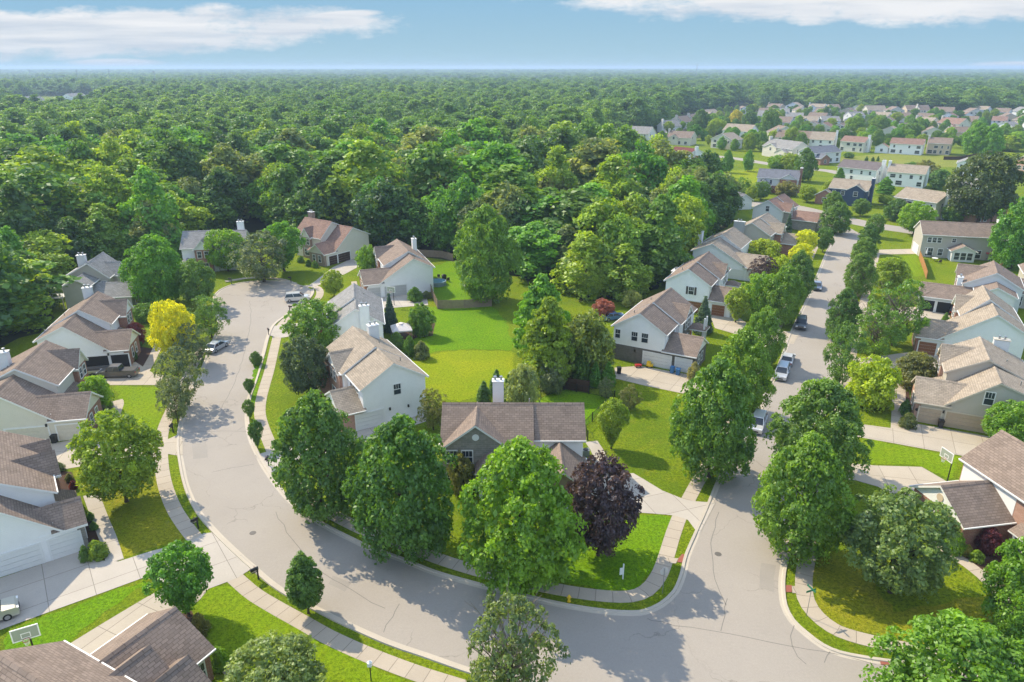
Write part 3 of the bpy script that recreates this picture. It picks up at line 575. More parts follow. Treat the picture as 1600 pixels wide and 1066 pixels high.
# --- the nearest houses
def house_front():
    h = House('brick_house', 'brown roofed house behind the corner maples, stone gable and dark hipped porch', (0, 0, 0, 800, 705), 0, roof='r_brown', wall='tbrick')
    o = P(800, 705); h.root.location = (0, 0, 0)
    h.block('x', -7.6, 2.1, [(68.8, 5.3), (72.8, 8.2), (76.6, 5.3)])
    h.block('x', 2.1, 7.9, [(69.7, 5.5), (72.9, 8.13), (76.3, 5.5)], wall='white')
    h.block('y', 68.1, 73.2, [(-7.65, 5.15), (-3.95, 7.95), (-.25, 5.15)], wall='stone')
    h.hip(-3.6, .5, 66.3, 68.6, 3.2, 1.7, wall='lgrey'); h.block('y', 63.4, 69.9, [(2.5, 2.85), (5.25, 5.05), (8.0, 2.85)], wall='tbrick')
    for t in (-6.6, -4.9): h.win('-y', 68.1, t, 3.45, 1.1, 1.5)
    for t in (-6.6, -4.9): h.win('-y', 68.1, t, .8, 1.1, 1.6)
    h.disc('-y', 68.1, -3.95, 6.6, .38, 'wpaint'); h.win('-y', 66.3, -2.6, .9, .8, 1.6); h.win('-y', 66.3, -.6, .9, .8, 1.6); h.win('-y', 68.8, 1.2, .8, .9, 1.5)
    h.win('-y', 63.4, 5.25, .9, 1.6, 1.4); h.garage('+x', 8.02, 65.6, 2.5, mat='garage_w'); h.garage('+x', 8.02, 68.0, 1.9, mat='garage_w')
    h.win('+x', 7.9, 72.5, 3.5); h.win('+x', 7.9, 74.6, .8); h.win('-x', -7.6, 72.6, 3.6); h.win('-x', -7.6, 74.8, .8)
    for t in (-6, -3.5, -.5, 3.5, 6): h.win('+y', 76.6 if t < 2 else 76.3, t, 3.5); h.win('+y', 76.6 if t < 2 else 76.3, t, .6, 1.6, 1.6)
    h.chimney(-1.65, 77.1, 9.3, 1.3, .9, mat='lgrey'); h.vent(2.0, 74.0, 8.0); h.done()
house_front()
def exb(h):
    h.hip(12.4, 15, 9, 10.8, 4.7, .8, wall='pink'); h.win('+y', 10.8, 13.7, .6, 1.2, 3.4); h.lights([(-.1, 5.2, 1.9), (-.1, 2.6, 1.7)])
def exb2(h): exb(h); h.garage('-x', -.045, 8.0, 3.6)
two_storey('gabled_house', 'tan roofed house with plain white gable and long driveway under the maples', (.3, .7, 0, 658, 647), 120, roof='r_tan', front='pink', trim='trim', W=8.7, xn=6.2, xf=15.2, wing=(0, 6.6, 11.7), wz=2.75, doors='garage_w', dorm=(7.0, 12.6), dfr=.9, wins=((4.0, 3.9),), extra=exb2, garage=False, chim=(13.6, 2.2, 9.0, 1.0, 1.5, 'lgrey'))
def exc(h): h.block('y', 6.0, 10.5, [(8.0, 2.9), (11.2, 5.2), (14.4, 2.9)], wall='brick', gable='white')
two_storey('gabled_house', 'grey roofed white house with tall white chimney beside the blue spruce', (0, -.4, 5.6, 601.6, 505.3), 102, roof='r_grey', wall='white', W=8.0, xn=5.2, xf=13.4, wing=None, dorm=None, garage=False, wins=(), chim=(-.4, 2.7, 8.9, .8, 1.5, 'white'), extra=exc)
catslide('gabled_house', 'white house with two pale garage doors next to the wooden yard fence', (0, 0, 0, 669, 457), 110, roof='r_brown', wall='white', front='brick', doors='garage_g', W=9.7, wy=13.0, yr=2.8, yb=-1.2, zr=7.3, zb=5.3, zfar=7.9, xn=4.4, xf=15.9, far_yf=7.9, dorm=(10.8, 15), dfr=.4, dc=(6.8, 11.2), bw=4.5, wx=7.4, chim=(12.6, -.2, 8.7, 1.2, .9, 'white'))
catslide('brick_house', 'brown brick house with dark garage doors at the end of the cul-de-sac', (0, 12.9, 0, 511.5, 416), 145, roof='r_red', wall='cream', front='tbrick', doors='garage_d', W=10.2, wy=13.6, yr=4.2, yb=-1, zr=7.6, zb=5.2, zfar=8.7, xn=5.0, yrf=6.2, far_yf=10.0, dorm=(8.2, 11.4), dfr=.5, dc=(7.5, 11.0), bw=3.8, wx=5.2, xf=14.4, chim=(13.6, 5.0, 10.2, 1.5, 1.0, 'tbrick'))
def exf(h): h.block('x', -6.5, .1, [(1.0, 4.6), (4.4, 6.5), (7.8, 4.6)], wall='white'); h.block('y', 5, 11.5, [(-5.5, 2.8), (-2.4, 5.0), (.7, 2.8)], wall='white')
two_storey('gabled_house', 'grey roofed house half hidden behind round trees at the cul-de-sac', (8.5, 0, 8.2, 330, 357), 190, roof='r_grey', wall='white', W=8.6, xn=6, xf=13.5, wing=None, dorm=(7, 10.5), garage=False, mirror=False, wins=(), extra=None, chim=(1.5, 1.2, 9.8, 1.5, .9, 'white'))
h = House('gabled_house', 'greige two storey house with low near gable and white rear deck', (0, 0, 0, 107, 489.7), 100, True, roof='r_grey', wall='greige')
h.block('x', 0, 5.0, [(0, 5.2), (2.4, 6.4), (4.6, 5.2)]); h.block('x', 4.8, 13.4, [(-1.9, 5.4), (3.3, 8.3), (6.6, 5.4)]); h.block('y', 3.4, 7.3, [(7.4, 5.2), (9.6, 7.2), (11.8, 5.2)], gable='lgrey'); h.block('y', 4.2, 11.8, [(-.3, 2.9), (3.0, 4.7), (6.3, 2.9)], wall='greige'); h.rect('brick', 12.0, 13.36, 6.58, 6.64, 0, 5.3)
h.chimney(9.6, .6, 9.0, 1.0, 1.5, 'lgrey'); h.win('+y', 7.3, 9.0, 3.4, .8, 1.5); h.win('+y', 7.3, 10.2, 3.4, .8, 1.5); h.win('+y', 11.8, 2, .8, .9, 1.4); h.win('+y', 11.8, 4, .8, .9, 1.4); h.win('-x', 4.8, 5.6, 3.4, .8, 1.3); h.garage('-x', -.33, 8.4, 4.8); h.done()
def exh(h): h.lights([(-.15, 11.0, 2.2)])
catslide('gabled_house', 'white house with open dark garages and a spruce against its wall', (1.8, 13.9, 0, 210.3, 566), 103, mirror=True, roof='r_brown', wall='white', front='brick', W=11.1, wy=13.8, yr=5.6, yb=1.6, zr=7.2, xn=5.9, xf=15.6, yrf=6.2, far_yf=10.2, dorm=(10.2, 14.4), dc=(8.7, 12.5), bw=4.3, opened=(1, 1), chim=(15.9, 4.6, 8.9, .9, 1.4, 'lgrey'), extra=exh)
def exi(h): h.lights([(-.15, 9.7, 2.2)]); h.win('-x', -.03, 3, 4.2, .25, .25, mull=False)
catslide('brick_house', 'cream sided house with tan garage doors, brick front and grey chimney', (0, 9.9, 0, 82.5, 690), 102, mirror=True, roof='r_brown', wall='cream', front='brick', doors='garage_c', trim='trim', W=10.6, wy=14.1, yr=4.9, zr=7.0, xn=5.6, xf=15.4, yrf=5.3, far_yf=9.5, dorm=(11.2, 14.6), dfr=.6, dc=(7.4, 12.0), wx=6.0, chim=(10.4, 1.9, 8.7, 1.0, 1.5, 'lgrey'), extra=exi)
def exj(h):
    h.block('y', 8.6, 12.4, [(6.9, 5.3), (8.4, 7.0), (9.9, 5.3)], wall='brick', gable='white'); h.block('y', 9.4, 12.2, [(11.4, 5.3), (12.6, 6.5), (13.8, 5.3)], wall='brick', gable='white'); h.shed(4.2, 7.0, 11.6, 13.6, 2.9, 3.9)
catslide('gabled_house', 'white house with two wide white garage doors and a long shaded driveway', (0, 9.9, 0, 73.5, 878.3), 126, mirror=True, roof='r_brown', wall='white', front='stone', doors='garage_w', W=11.5, wy=13.5, yr=6.6, yb=1.5, zr=7.3, xn=3.2, xf=15.6, yrf=7.6, far_yf=11.7, dorm=None, dc=(7.3, 11.7), wx=4.2, wz=1.5, extra=exj)
def house_corner():                                                 # bottom edge of the picture, seen from above
    h = House('brick_house', 'large brown roof of the house beside the round lawn tree and basketball hoop', (6.4, 0, 2.85, 331.9, 1016.9), 62, roof='r_brown', wall='brick')
    h.block('x', -.5, 6.3, [(.3, 2.9), (3.8, 5.0), (7.3, 2.9)], wall='brick')
    h.block('y', -8, 7.7, [(-7.6, 5.2), (-3.6, 7.5), (.1, 5.2)], wall='white'); h.block('x', -1, 2.6, [(-1.2, 3.2), (1.7, 5.35), (4.2, 3.5)], wall='brick'); h.block('x', 0, 3.9, [(-2.3, 2.95), (-.5, 4.35), (1.3, 2.95)], wall='brick')
    h.garage('+y', 7.3, 3.6, 4.4, mat='garage_w'); h.win('-y', .3, 5.2, .8); h.win('+x', 6.3, 3.9, .9); h.win('+x', 3.9, -.5, .9, 1.3); h.done()
house_corner()
def exl(h):
    h.posts([(12.2, 11.4), (13.6, 11.4)], 5.0, .12); h.lights([(-.1, 3.7, 1.9)])
    h.win('-x', 0, .7, 3.7, .8, 1.4); h.win('-x', 0, 5.2, 3.7, 1.0, 1.5)
two_storey('gabled_house', 'white gabled house over a grey brick garage beside the tall blue spruce', (-1.8, .9, 0, 958.5, 567.3), 61, mirror=True, roof='r_brown', wall='white', front='gbrick', band='gbrick', W=8.4, xn=5.8, xf=14.6, wing=(0, 6.6, 13.3), doors='garage_w', wins=((3.5, 3.7),), dorm=(8.2, 12.4), dfr=.6, dc=(7.4, 11.6), bw=4.4, extra=exl)
two_storey('gabled_house', 'white house with brown shutters and brown garage doors behind the blue spruce', (0, -.4, 5.6, 1037.8, 437.7), 62, mirror=True, roof='r_brown', wall='white', front='white', W=8.4, xn=5.6, xf=14.2, dfr=.6, wing=(0, 6, 12.6), doors='garage_b', wins=((5.0, 3.5),), shut=True, chim=(9, -.6, 5.4, 3, 1.2, 'tan'))
catslide('gabled_house', 'white catslide roofed house beside the purple plum tree', (2.4, -.4, 5.3, 1085, 388), 60, mirror=True, roof='r_tan', wall='white', front='white', W=12.0, wy=15.4, yr=4.2, zr=7.2, xn=6.8, xf=16.8, yrf=4.6, far_yf=8.8, dorm=None, wx=8, chim=(7.2, -.5, 8.2, 1.5, .9, 'white'))
two_storey('brick_house', 'brown roofed brick fronted house with a broad grey chimney on its gable', (0, 0, 5.6, 1144.8, 362), 57, mirror=True, roof='r_tan', wall='greige', front='brick', W=9, xf=13.5, wing=(6, 11, 14), garage=False, wins=(), dorm=(5, 8.4), chim=(-.5, 1.6, 8.4, .9, 2.6, 'grey'))
two_storey('gabled_house', 'house with pale blue gable and grey brick garage near the street crossing', (0, 0, 5.6, 1176.8, 325.4), 52, mirror=True, roof='r_red', wall='lgrey', front='stone', band='stone', W=8.4, xf=12.5, wing=(4.5, 11, 17), garage=False, dorm=(1.5, 5), wins=((4.2, 5.2),))
h = House('shed', 'small grey roofed garage with white door at the wood edge', (0, 0, 0, 1151, 328), 10, roof='r_blue', wall='lgrey'); h.block('y', 0, 8, [(0, 3.1), (2.6, 4.8), (5.2, 3.1)]); h.garage('-y', -.03, 2.4, 3.4); h.done()
# --- right hand side
h = House('rear_house', 'grey two storey house seen from its back with a small glazed sunroom', (0, 0, 5.6, 1443, 366.4), -15, roof='r_brown', wall='greige'); 
h.block('x', 0, 16.8, [(0, 5.6), (4.1, 8.0), (8.2, 5.6)]); h.block('y', 6, 12, [(4.0, 4.6), (7, 6.4), (10, 4.6)], wall='greige')
for t in (1.6, 2.7, 3.8): h.win('-y', 0, t, 3.75, .8, 1.2)
h.win('-y', 0, 7.0, 4.0, .8, .9); h.win('-y', 0, 14.9, 3.5, .9, 1.4); h.win('-y', 0, 12.6, .4, 1.6, 1.9); h.win('-y', 0, 2, .4, 1.6, 1.9); h.win('-y', 0, 4.5, .6, 1, 1.6)
h.block('y', -3.2, .2, [(6.2, 2.5), (8.7, 3.7), (11.2, 2.5)], wall='lgrey')
for t in (7.3, 8.7, 10.1): h.win('-y', -3.2, t, .5, 1.1, 1.7, mull=False)
h.chimney(17.2, 4.1, 9.2, .8, 1.6, 'lgrey'); h.garage('-x', -.03, 4.2, 4.8); h.done()
h = House('gabled_house', 'white house with dark open double garage holding a white car', (0, 15.2, 2.85, 1437, 462), 61, roof='r_brown', wall='lgrey')
h.block('y', 6.5, 15.2, [(0, 2.85), (3.2, 4.6), (6.4, 2.85)], wall='lgrey'); h.block('x', -1.2, 3.6, [(.2, 4.9), (3.2, 6.3), (6.2, 4.9)]); h.block('x', 3.2, 13, [(-1.2, 5.4), (3.4, 8.0), (8.2, 5.4)]); h.block('y', 3.2, 9.2, [(7.6, 5.3), (10, 7.4), (12.4, 5.3)], wall='brick', gable='lgrey')
h.garage('-x', -.03, 9.6, 4.8, opened=True); h.garage('-x', -.03, 13.6, 2.3, opened=True); h.win('+y', 9.2, 10, 3.4, 1.4, 1.5); h.chimney(4.5, 8.9, 6.3, 1.4, .9, 'wpaint'); h.vent(9, 2, 7.6); h.done()
catslide('gabled_house', 'white house with reddish brown garage doors behind the half bare tree', (0, 13.0, 0, 1431.7, 552), 65, roof='r_tan', wall='white', front='brick', doors='garage_b', W=10.2, wy=13.4, yr=3.2, yb=-1.2, zr=7.9, zfar=8.5, xn=6.6, xf=14.8, yrf=3.6, far_yf=6.9, dorm=(9.8, 14), dfr=.5)
def exu(h): h.win('-x', 0, 5.4, 4.0, 1.0, 1.7); h.win('-x', 0, .9, 3.2, .9, 1.6); h.lights([(-.12, 9.95, 1.9)]); h.disc('-x', -.03, 12.95, 1.75, .2, 'black')
catslide('gabled_house', 'beige sided house with tan garage doors and a pink brick corner', (0, 10.0, 0, 1468, 665), 65, roof='r_tan', wall='greige', front='pink', trim='trimtan', doors='garage_t', W=9.9, wy=13.2, zr=7.0, xn=6.0, xf=15.0, zfar=7.8, yrf=5.3, far_yf=9.6, dorm=(9.4, 13.2), dfr=.4, dc=(7.2, 11.4), chim=(15.3, 2.6, 8.0, .9, 1.9, 'lgrey'), extra=exu)
h = House('brick_house', 'red brick house with white gable, round vent and brown hipped bay by the maroon shrub', (0, 13.2, 2.9, 1506, 822.2), 100, roof='r_brown', wall='pink')
h.block('x', -11, 7.0, [(0, 5.6), (3.9, 8.3), (7.8, 5.6)]); h.rect('white', 7.01, 7.05, .1, 7.7, .1, 5.5); h.block('y', 7, 13.2, [(0, 2.9), (3.4, 5.05), (6.8, 2.9)], wall='brick', gable='white'); h.rect('white', .2, 6.9, 7.79, 7.83, 2.9, 5.55)
h.disc('+y', 13.2, 3.4, 3.9, .42, 'tan'); h.win('+y', 13.2, 2.5, .8, 1.0, 1.7); h.win('+y', 13.2, 4.2, .8, 1.0, 1.7); h.garage('+x', 6.83, 10.8, 3.6)
h.rect('wpaint', -4.2, -1.2, 7.8, 8.7, .6, 2.6); h.shed(-4.5, -.9, 7.8, 9.1, 2.6, 3.3)
for t in (-3.4, -2.0): h.win('+y', 8.7, t, .9, 1.0, 1.5, frame='wpaint')
for t in (-8.5, -5.5, -2.2): h.win('+y', 7.8, t, 3.7, 1.1, 1.5)
h.win('-x', -11, 4, 3.6); h.done()
h = House('gabled_house', 'low grey roofed house with dark windowed garages at the right edge', (0, 0, 2.9, 1558, 455), 63, roof='r_brown', wall='greige')
h.block('y', -12, 6, [(0, 2.9), (3.4, 4.9), (6.8, 2.9)]); 
for t in (-1.0, -3.4, -6.2, -9.2): h.win('-x', 0, t, .5, 1.9, 1.9, mull=False)
h.block('x', 6.5, 14, [(-14, 5.4), (-9.5, 7.9), (-5, 5.4)]); h.done()
h = House('brick_house', 'red brick gabled house with slate roof behind the garden of the grey house', (0, 0, 0, 1520, 352), 14, roof='r_blue', wall='brick')
h.block('y', 0, 8, [(0, 3.2), (3, 5.2), (6, 3.2)]); h.block('x', 1, 16, [(6, 5.6), (10, 7.9), (14, 5.6)], wall='lgrey'); h.block('y', 2.5, 10, [(9.5, 5.4), (12, 7.2), (14.5, 5.4)]); h.win('-y', 0, 2, 1, .9, 1.4); h.win('-y', 0, 4, 1, .9, 1.4); h.win('-y', 2.5, 12, 3.4, 1.2, 1.5); h.done()

# --- houses of the far streets: base line of the near wall given by two photo pixels
def far_house(label, a, b, W=9, eave=5.4, rise=2.5, roof='r_brown', wall='cream', chim=None, wing=None, name='gabled_house', front=None, gend=None, zz=0, cross=None, nw=4, turn=False, group='houses of the far streets'):
    p, q = P(*a, zz), P(*b, zz); d = q - p; L = d.length; yaw = math.degrees(math.atan2(d.y, d.x))
    h = House(name, label, (0, 0, zz, *a), yaw, roof=roof, wall=wall, group=group)
    if turn: h.block('y', 0, 11, [(0, eave), (L / 2, eave + L * .24), (L, eave)])
    else: h.block('x', 0, L, [(0, eave), (W / 2, eave + rise), (W, eave)])
    if front: h.rect(front, .05, L - .05, -.04, .3, 0, 2.7)
    if wing:
        x0, x1, yw, kind = wing; h.block('y', -yw, W / 2, [(x0, 3), ((x0 + x1) / 2, 4.9), (x1, 3)], wall=kind or wall); h.win('-y', -yw, (x0 + x1) / 2, .9, 1.3, 1.4)
    if cross:
        x0, x1 = cross; h.block('y', -.7, W / 2, [(x0, eave - .1), ((x0 + x1) / 2, eave + 1.6), (x1, eave - .1)], wall=front or wall, gable=wall); h.win('-y', -.7, (x0 + x1) / 2, 3.4, 1.2, 1.5)
    k = max(2, min(nw, int(L / 2.6))); hr = random.Random(int(a[0] * 7 + a[1]))
    for i in range(k):
        t = (i + .5) * L / k
        if not (wing and wing[0] - .7 < t < wing[1] + .7): h.win('-y', -.04 if front else 0, t + hr.uniform(-.4, .4), .7, hr.choice((1.0, 1.6, 2.2)), 1.6, mull=False) if hr.random() < .7 else None
        if not (cross and cross[0] - .7 < t < cross[1] + .7): h.win('-y', 0, t + hr.uniform(-.5, .5), 3.4, hr.choice((.8, 1.1, 1.8)), 1.3, mull=False) if hr.random() < .75 else None
    h.win('+x', L, W * .3, 3.5, .9, 1.4, mull=False); h.win('-x', 0, W * .55, 3.5, .9, 1.4, mull=False)
    if chim:
        side, mat = chim; x = L + .5 if side == 'r' else -.5
        h.chimney(x, W * .45, eave + rise + 1.2, .9, 1.9, mat, flues=1)
    return h.done()
far_house('brick house with grey roof and tall red brick chimney', (1181, 300), (1244, 304), 10, roof='r_blue', wall='lgrey', front='brick', chim=('r', 'brick'), cross=(8, 14), wing=(.3, 5, 3, 'lgrey'), name='brick_house')
hb = far_house('navy blue sided house with arched gable and front porch', (1292, 318), (1351, 324), 10, roof='r_tan', wall='blue', chim=('r', 'blue'), cross=(6, 11.5), wing=(-3.5, 2.5, 2.5, 'brick'))
far_house('long beige house with brown roof and tall white side chimney', (1394, 334), (1458, 345), 11, roof='r_tan', wall='cream', chim=('r', 'white'), wing=(.5, 6, 2, None))
far_house('long white house with slate roof seen from its back', (1306, 281), (1366, 288), 9.5, roof='r_dark', wall='white', chim=('r', 'white'))
far_house('long white house with tan roof and small chimney above the parasol patio', (1383, 290), (1441, 295), 10, roof='r_tan', wall='white', chim=('l', 'white'))
far_house('white house with reddish roof standing on the open lawn', (1311, 236), (1348, 239), 10, roof='r_red', wall='cream', chim=('r', 'white'))
far_house('white house with low side wing beside the tan house', (1388, 240), (1439, 243), 9, roof='r_red', wall='white', wing=(-7, -.5, 0, None))
far_house('tan sided house with tall sunlit gable and dark side', (1447, 241), (1482, 243), 12, roof='r_brown', wall='tan', chim=('l', 'cream'), eave=5.8)
far_house('white house with maroon roof at the edge of the wood', (1040, 256), (1072, 260), 14, roof='r_maroon', wall='white', cross=(3, 9), chim=('r', 'white'), eave=5)
far_house('white house with beige brick gable and grey roof by the crossing road', (1270, 257), (1312, 254), 10, roof='r_blue', wall='lgrey', wing=(.5, 6.5, 4, 'brick'), eave=5.2)
for row in (('grey house with dormer beyond the wood edge', (978, 221), (1012, 223), 'r_grey', 'lgrey', None), ('brown roofed house with white end chimney above the maroon roof', (1041, 226), (1078, 228), 'r_brown', 'cream', 'l'),
            ('pale house at the left end of the brown roof row', (1042, 208), (1064, 207), 'r_grey', 'white', 'l'), ('second house of the brown roof row with end chimney', (1066, 202), (1082, 200), 'r_brown', 'cream', 'l'),
            ('house in the middle of the brown roof row with chimney', (1084, 196), (1100, 194), 'r_brown', 'cream', 'l'), ('long brown roof at the right end of the row below the wood', (1103, 188), (1124, 186), 'r_tan', 'tan', None),
            ('white double gabled house left of the golden tree', (1128, 216), (1170, 219), 'r_tan', 'white', None), ('low beige house in front of the double gabled house', (1110, 231), (1142, 234), 'r_tan', 'cream', None),
            ('grey roofed house with pale garage wing behind the park trees', (1190, 243), (1236, 250), 'r_grey', 'cream', 'l'), ('long brown roofed house with two purple trees in front', (1210, 226), (1262, 229), 'r_brown', 'cream', 'l'),
            ('pale house with wide grey roof below the far wood', (1182, 190), (1213, 191), 'r_grey', 'white', None), ('small brown roofed house right of a large round tree', (1212, 200), (1233, 201), 'r_brown', 'lgrey', None),
            ('white gable peeping over trees in the farthest left street', (1156, 177), (1170, 177), 'r_brown', 'white', None), ('tan house with tall gable left of the white block', (1252, 208), (1281, 209), 'r_brown', 'cream', 'l'),
            ('low tan house with porch in front of the tall gable', (1264, 212), (1300, 214), 'r_red', 'cream', None), ('white house with long tan roof and many back windows', (1263, 232), (1300, 234), 'r_tan', 'white', 'r'),
            ('narrow white gabled house with tall chimney between trees', (1305, 218), (1318, 219), 'r_brown', 'cream', 'l'), ('white house with swept gable behind the reddish roof', (1367, 220), (1408, 222), 'r_tan', 'cream', 'r'),
            ('pale gabled house between the two dark round trees', (1346, 214), (1358, 215), 'r_brown', 'cream', None), ('white gable with brown roof in the middle of the far rows', (1370, 199), (1394, 200), 'r_brown', 'white', None),
            ('white house with chimney left of the pair of tall trees', (1424, 201), (1452, 203), 'r_tan', 'cream', 'l'), ('brown roofed house with end chimney behind the tall trees', (1462, 203), (1496, 206), 'r_red', 'cream', 'l'),
            ('beige low house right of the chimney house', (1502, 200), (1522, 201), 'r_brown', 'cream', None), ('grey roofed house at the far right edge with double gable', (1553, 206), (1580, 208), 'r_grey', 'lgrey', None), ('pale grey roofed house at the right edge below the double gable', (1574, 217), (1592, 219), 'r_grey', 'lgrey', None),
            ('white garage gable standing in front of the great oak', (1492, 274), (1522, 276), 'r_grey', 'white', None), ('white house mostly hidden behind the great oak', (1486, 318), (1512, 322), 'r_grey', 'white', 'l'), ('brick gabled house at the right edge beyond the great oak', (1586, 266), (1614, 270), 'r_blue', 'pink', 'l'),
            ('cream gabled house below the far wood with a yellow tree', (1243, 181), (1262, 181), 'r_brown', 'cream', None), ('cream house with broad brown roof next to the far wood', (1270, 183), (1290, 184), 'r_brown', 'cream', None), ('brown roofed house in the last row near a small oak', (1296, 177), (1312, 177), 'r_brown', 'tan', None),
            ('wide pale gable in the last row below the dark wood', (1355, 180), (1384, 180), 'r_tan', 'cream', None), ('brown house just right of the wide pale gable', (1388, 182), (1412, 182), 'r_brown', 'cream', None), ('brown roof strip behind the dark round bush', (1416, 180), (1433, 180), 'r_brown', 'tan', None),
            ('grey brown house with chimney in the last row', (1436, 181), (1452, 181), 'r_brown', 'cream', 'l'), ('long brown roof right of the last row chimney', (1456, 183), (1488, 184), 'r_brown', 'cream', None), ('tall brown roof between two bright round trees', (1513, 184), (1534, 184), 'r_brown', 'cream', None), ('brown roof at the right end of the last row', (1550, 184), (1574, 185), 'r_brown', 'lgrey', None),
            ('cream cross gabled house in the second far row', (1318, 196), (1340, 197), 'r_brown', 'cream', None), ('brown house in front of the cross gabled house', (1300, 207), (1318, 208), 'r_brown', 'cream', None), ('white narrow gable above the reddish roof', (1396, 208), (1410, 209), 'r_brown', 'white', None), ('brown house of the second far row by the green maple', (1430, 192), (1454, 193), 'r_brown', 'tan', None),
            ('pale block far away on the left above the trees', (48, 163), (70, 161), 'r_grey', 'lgrey', None), ('pale far building right of the dark far trees', (112, 157), (136, 155), 'r_grey', 'white', None), ('pale far house in front of the far left block', (38, 172), (60, 171), 'r_brown', 'cream', None), ('grey roofed far house near the left edge above the wood', (8, 178), (32, 178), 'r_grey', 'lgrey', None), ('brown roofed far house right of the pale far left block', (80, 168), (102, 168), 'r_brown', 'cream', None), ('low far house below the pale far building on the left', (104, 176), (128, 175), 'r_grey', 'cream', None), ('farthest pale house right of the left far group', (146, 160), (166, 159), 'r_tan', 'white', None)):
    lab, a, b, rf, wl_, ch = row; k = len(lab) * 7 + a[0]; L_ = (P(*b) - P(*a)).length; tn = 'gable' in lab and L_ < 17 or k % 5 == 0 and L_ < 14
    cr = (L_ * .12, L_ * .5) if k % 3 == 0 and not tn else None; wg = (L_ * .55, L_ * .95, 2.5, None) if k % 4 == 1 and not tn else None
    far_house(lab, a, b, 12, 4.3 + .8 * (k % 2), 3.3 + .5 * (k % 3), roof=rf, wall=wl_, chim=(ch, wl_) if ch and not tn else None, nw=3, cross=cr, wing=wg, turn=tn)

hr = random.Random(11); taken = [Q(o.location.x, o.location.y) for o in scene.objects if o.get('category') == 'house']
for yy, x0, x1 in ((173.5, 1165, 1600), (177, 1150, 1640), (183, 1150, 1640), (190, 1120, 1640), (198, 1180, 1640), (207, 1290, 1640), (218, 1150, 1640)):
    x = x0
    while x < x1:
        sc_ = (yy - 106) / 100; w_ = hr.uniform(22, 34) * sc_ + 2; y_ = yy + hr.uniform(-1.5, 1.5); x += w_ * hr.uniform(1.15, 1.6)
        if any(-w_ * 1.1 < bx - x < w_ * .9 and abs(by - y_) < 5.5 * sc_ + 1 for bx, by in taken): continue
        taken.append((x, y_)); rf, wl_, lab = hr.choice((('r_brown', 'cream', 'small cream house with brown roof in the far rows'), ('r_tan', 'white', 'small white house with tan roof in the far rows'), ('r_grey', 'lgrey', 'small pale grey house with grey roof in the far rows'), ('r_brown', 'tan', 'small tan house with brown roof in the far rows'), ('r_red', 'white', 'small white house with reddish roof in the far rows')))
        tn = hr.random() < .4; L_ = (P(x + w_, y_) - P(x, y_)).length
        far_house(lab, (x, y_), (x + w_, y_ + hr.uniform(-.4, 1.2)), 11, 4.6, 3.0, roof=rf, wall=wl_, nw=3, turn=tn, chim=('l', wl_) if hr.random() < .3 and not tn else None, cross=(L_ * .1, L_ * .45) if hr.random() < .3 and not tn else None, wing=(L_ * .6, L_ * .97, 2.5, None) if hr.random() < .4 and not tn else None)

# ------------------------------------------------------------------ trees
rng = np.random.default_rng(7)
def unit(v): return v / np.maximum(np.linalg.norm(v, axis=1, keepdims=True), 1e-6)
def leaf_quads(c, n, size, asp=.62):
    k = len(c); t = rng.normal(size=(k, 3)); t = unit(t - n * np.sum(t * n, 1, keepdims=True)); b = np.cross(n, t)
    s = size[:, None]; bend = n * s * .25
    return np.stack([c - t * s, c + b * s * asp + bend, c + t * s, c - b * s * asp + bend], 1)
def crown_leaves(shape, z0, z1, Rm, ncl, nlf, clr, leaf, up=.7, out=.6, flat=1.0, inner=.35, fill=.12, jit=.55, lobes=0, tonesd=.16, droop=0.0):
    """leaf clumps spread through the volume of a crown; shape(t) is the radius profile"""
    ts = rng.random(ncl * 6); keep = rng.random(ncl * 6) < np.array([shape(t) for t in ts]) ** .8 + .05; ts = ts[keep][:ncl]
    k = len(ts); ang = rng.random(k) * 2 * math.pi
    lob = 1 + (lobes * np.sin(ang * 3 + rng.random() * 6 + ts * 5) if lobes else 0)
    rm = np.array([shape(t) for t in ts]) * Rm * lob; cr = clr * (0.65 + .7 * rng.random(k))
    rad = np.maximum(rm - cr * .55, 0) * np.sqrt(inner + (1 - inner) * rng.random(k))
    z = z0 + ts * (z1 - z0) - droop * rad
    C = np.stack([rad * np.cos(ang), rad * np.sin(ang), z], 1)
    axis = unit(np.stack([C[:, 0], C[:, 1], (C[:, 2] - (z0 + .42 * (z1 - z0))) * .8], 1))
    idx = np.repeat(np.arange(k), nlf); m = len(idx)
    d = unit(rng.normal(size=(m, 3)) * .62 + axis[idx] * out + np.array([0, 0, up]))
    p = C[idx] + d * (cr[idx] * (.62 + .48 * rng.random(m)))[:, None] * np.array([1, 1, flat])
    n = unit(d * .8 + rng.normal(size=(m, 3)) * jit); sz = leaf * (.65 + .7 * rng.random(m))
    tone = .5 + rng.normal(size=k)[idx] * tonesd + rng.normal(size=m) * .14
    nf = int(m * fill)
    if nf:
        tf = rng.random(nf); a = rng.random(nf) * 6.283; rf = np.array([shape(t) for t in tf]) * Rm * .72 * np.sqrt(rng.random(nf))
        pf = np.stack([rf * np.cos(a), rf * np.sin(a), z0 + tf * (z1 - z0) - droop * rf], 1); p = np.concatenate([p, pf]); n = np.concatenate([n, unit(rng.normal(size=(nf, 3)))]); sz = np.concatenate([sz, np.full(nf, leaf * 1.9)]); tone = np.concatenate([tone, np.full(nf, .4)])
    return leaf_quads(p, n, sz), np.clip(tone, 0, 1)
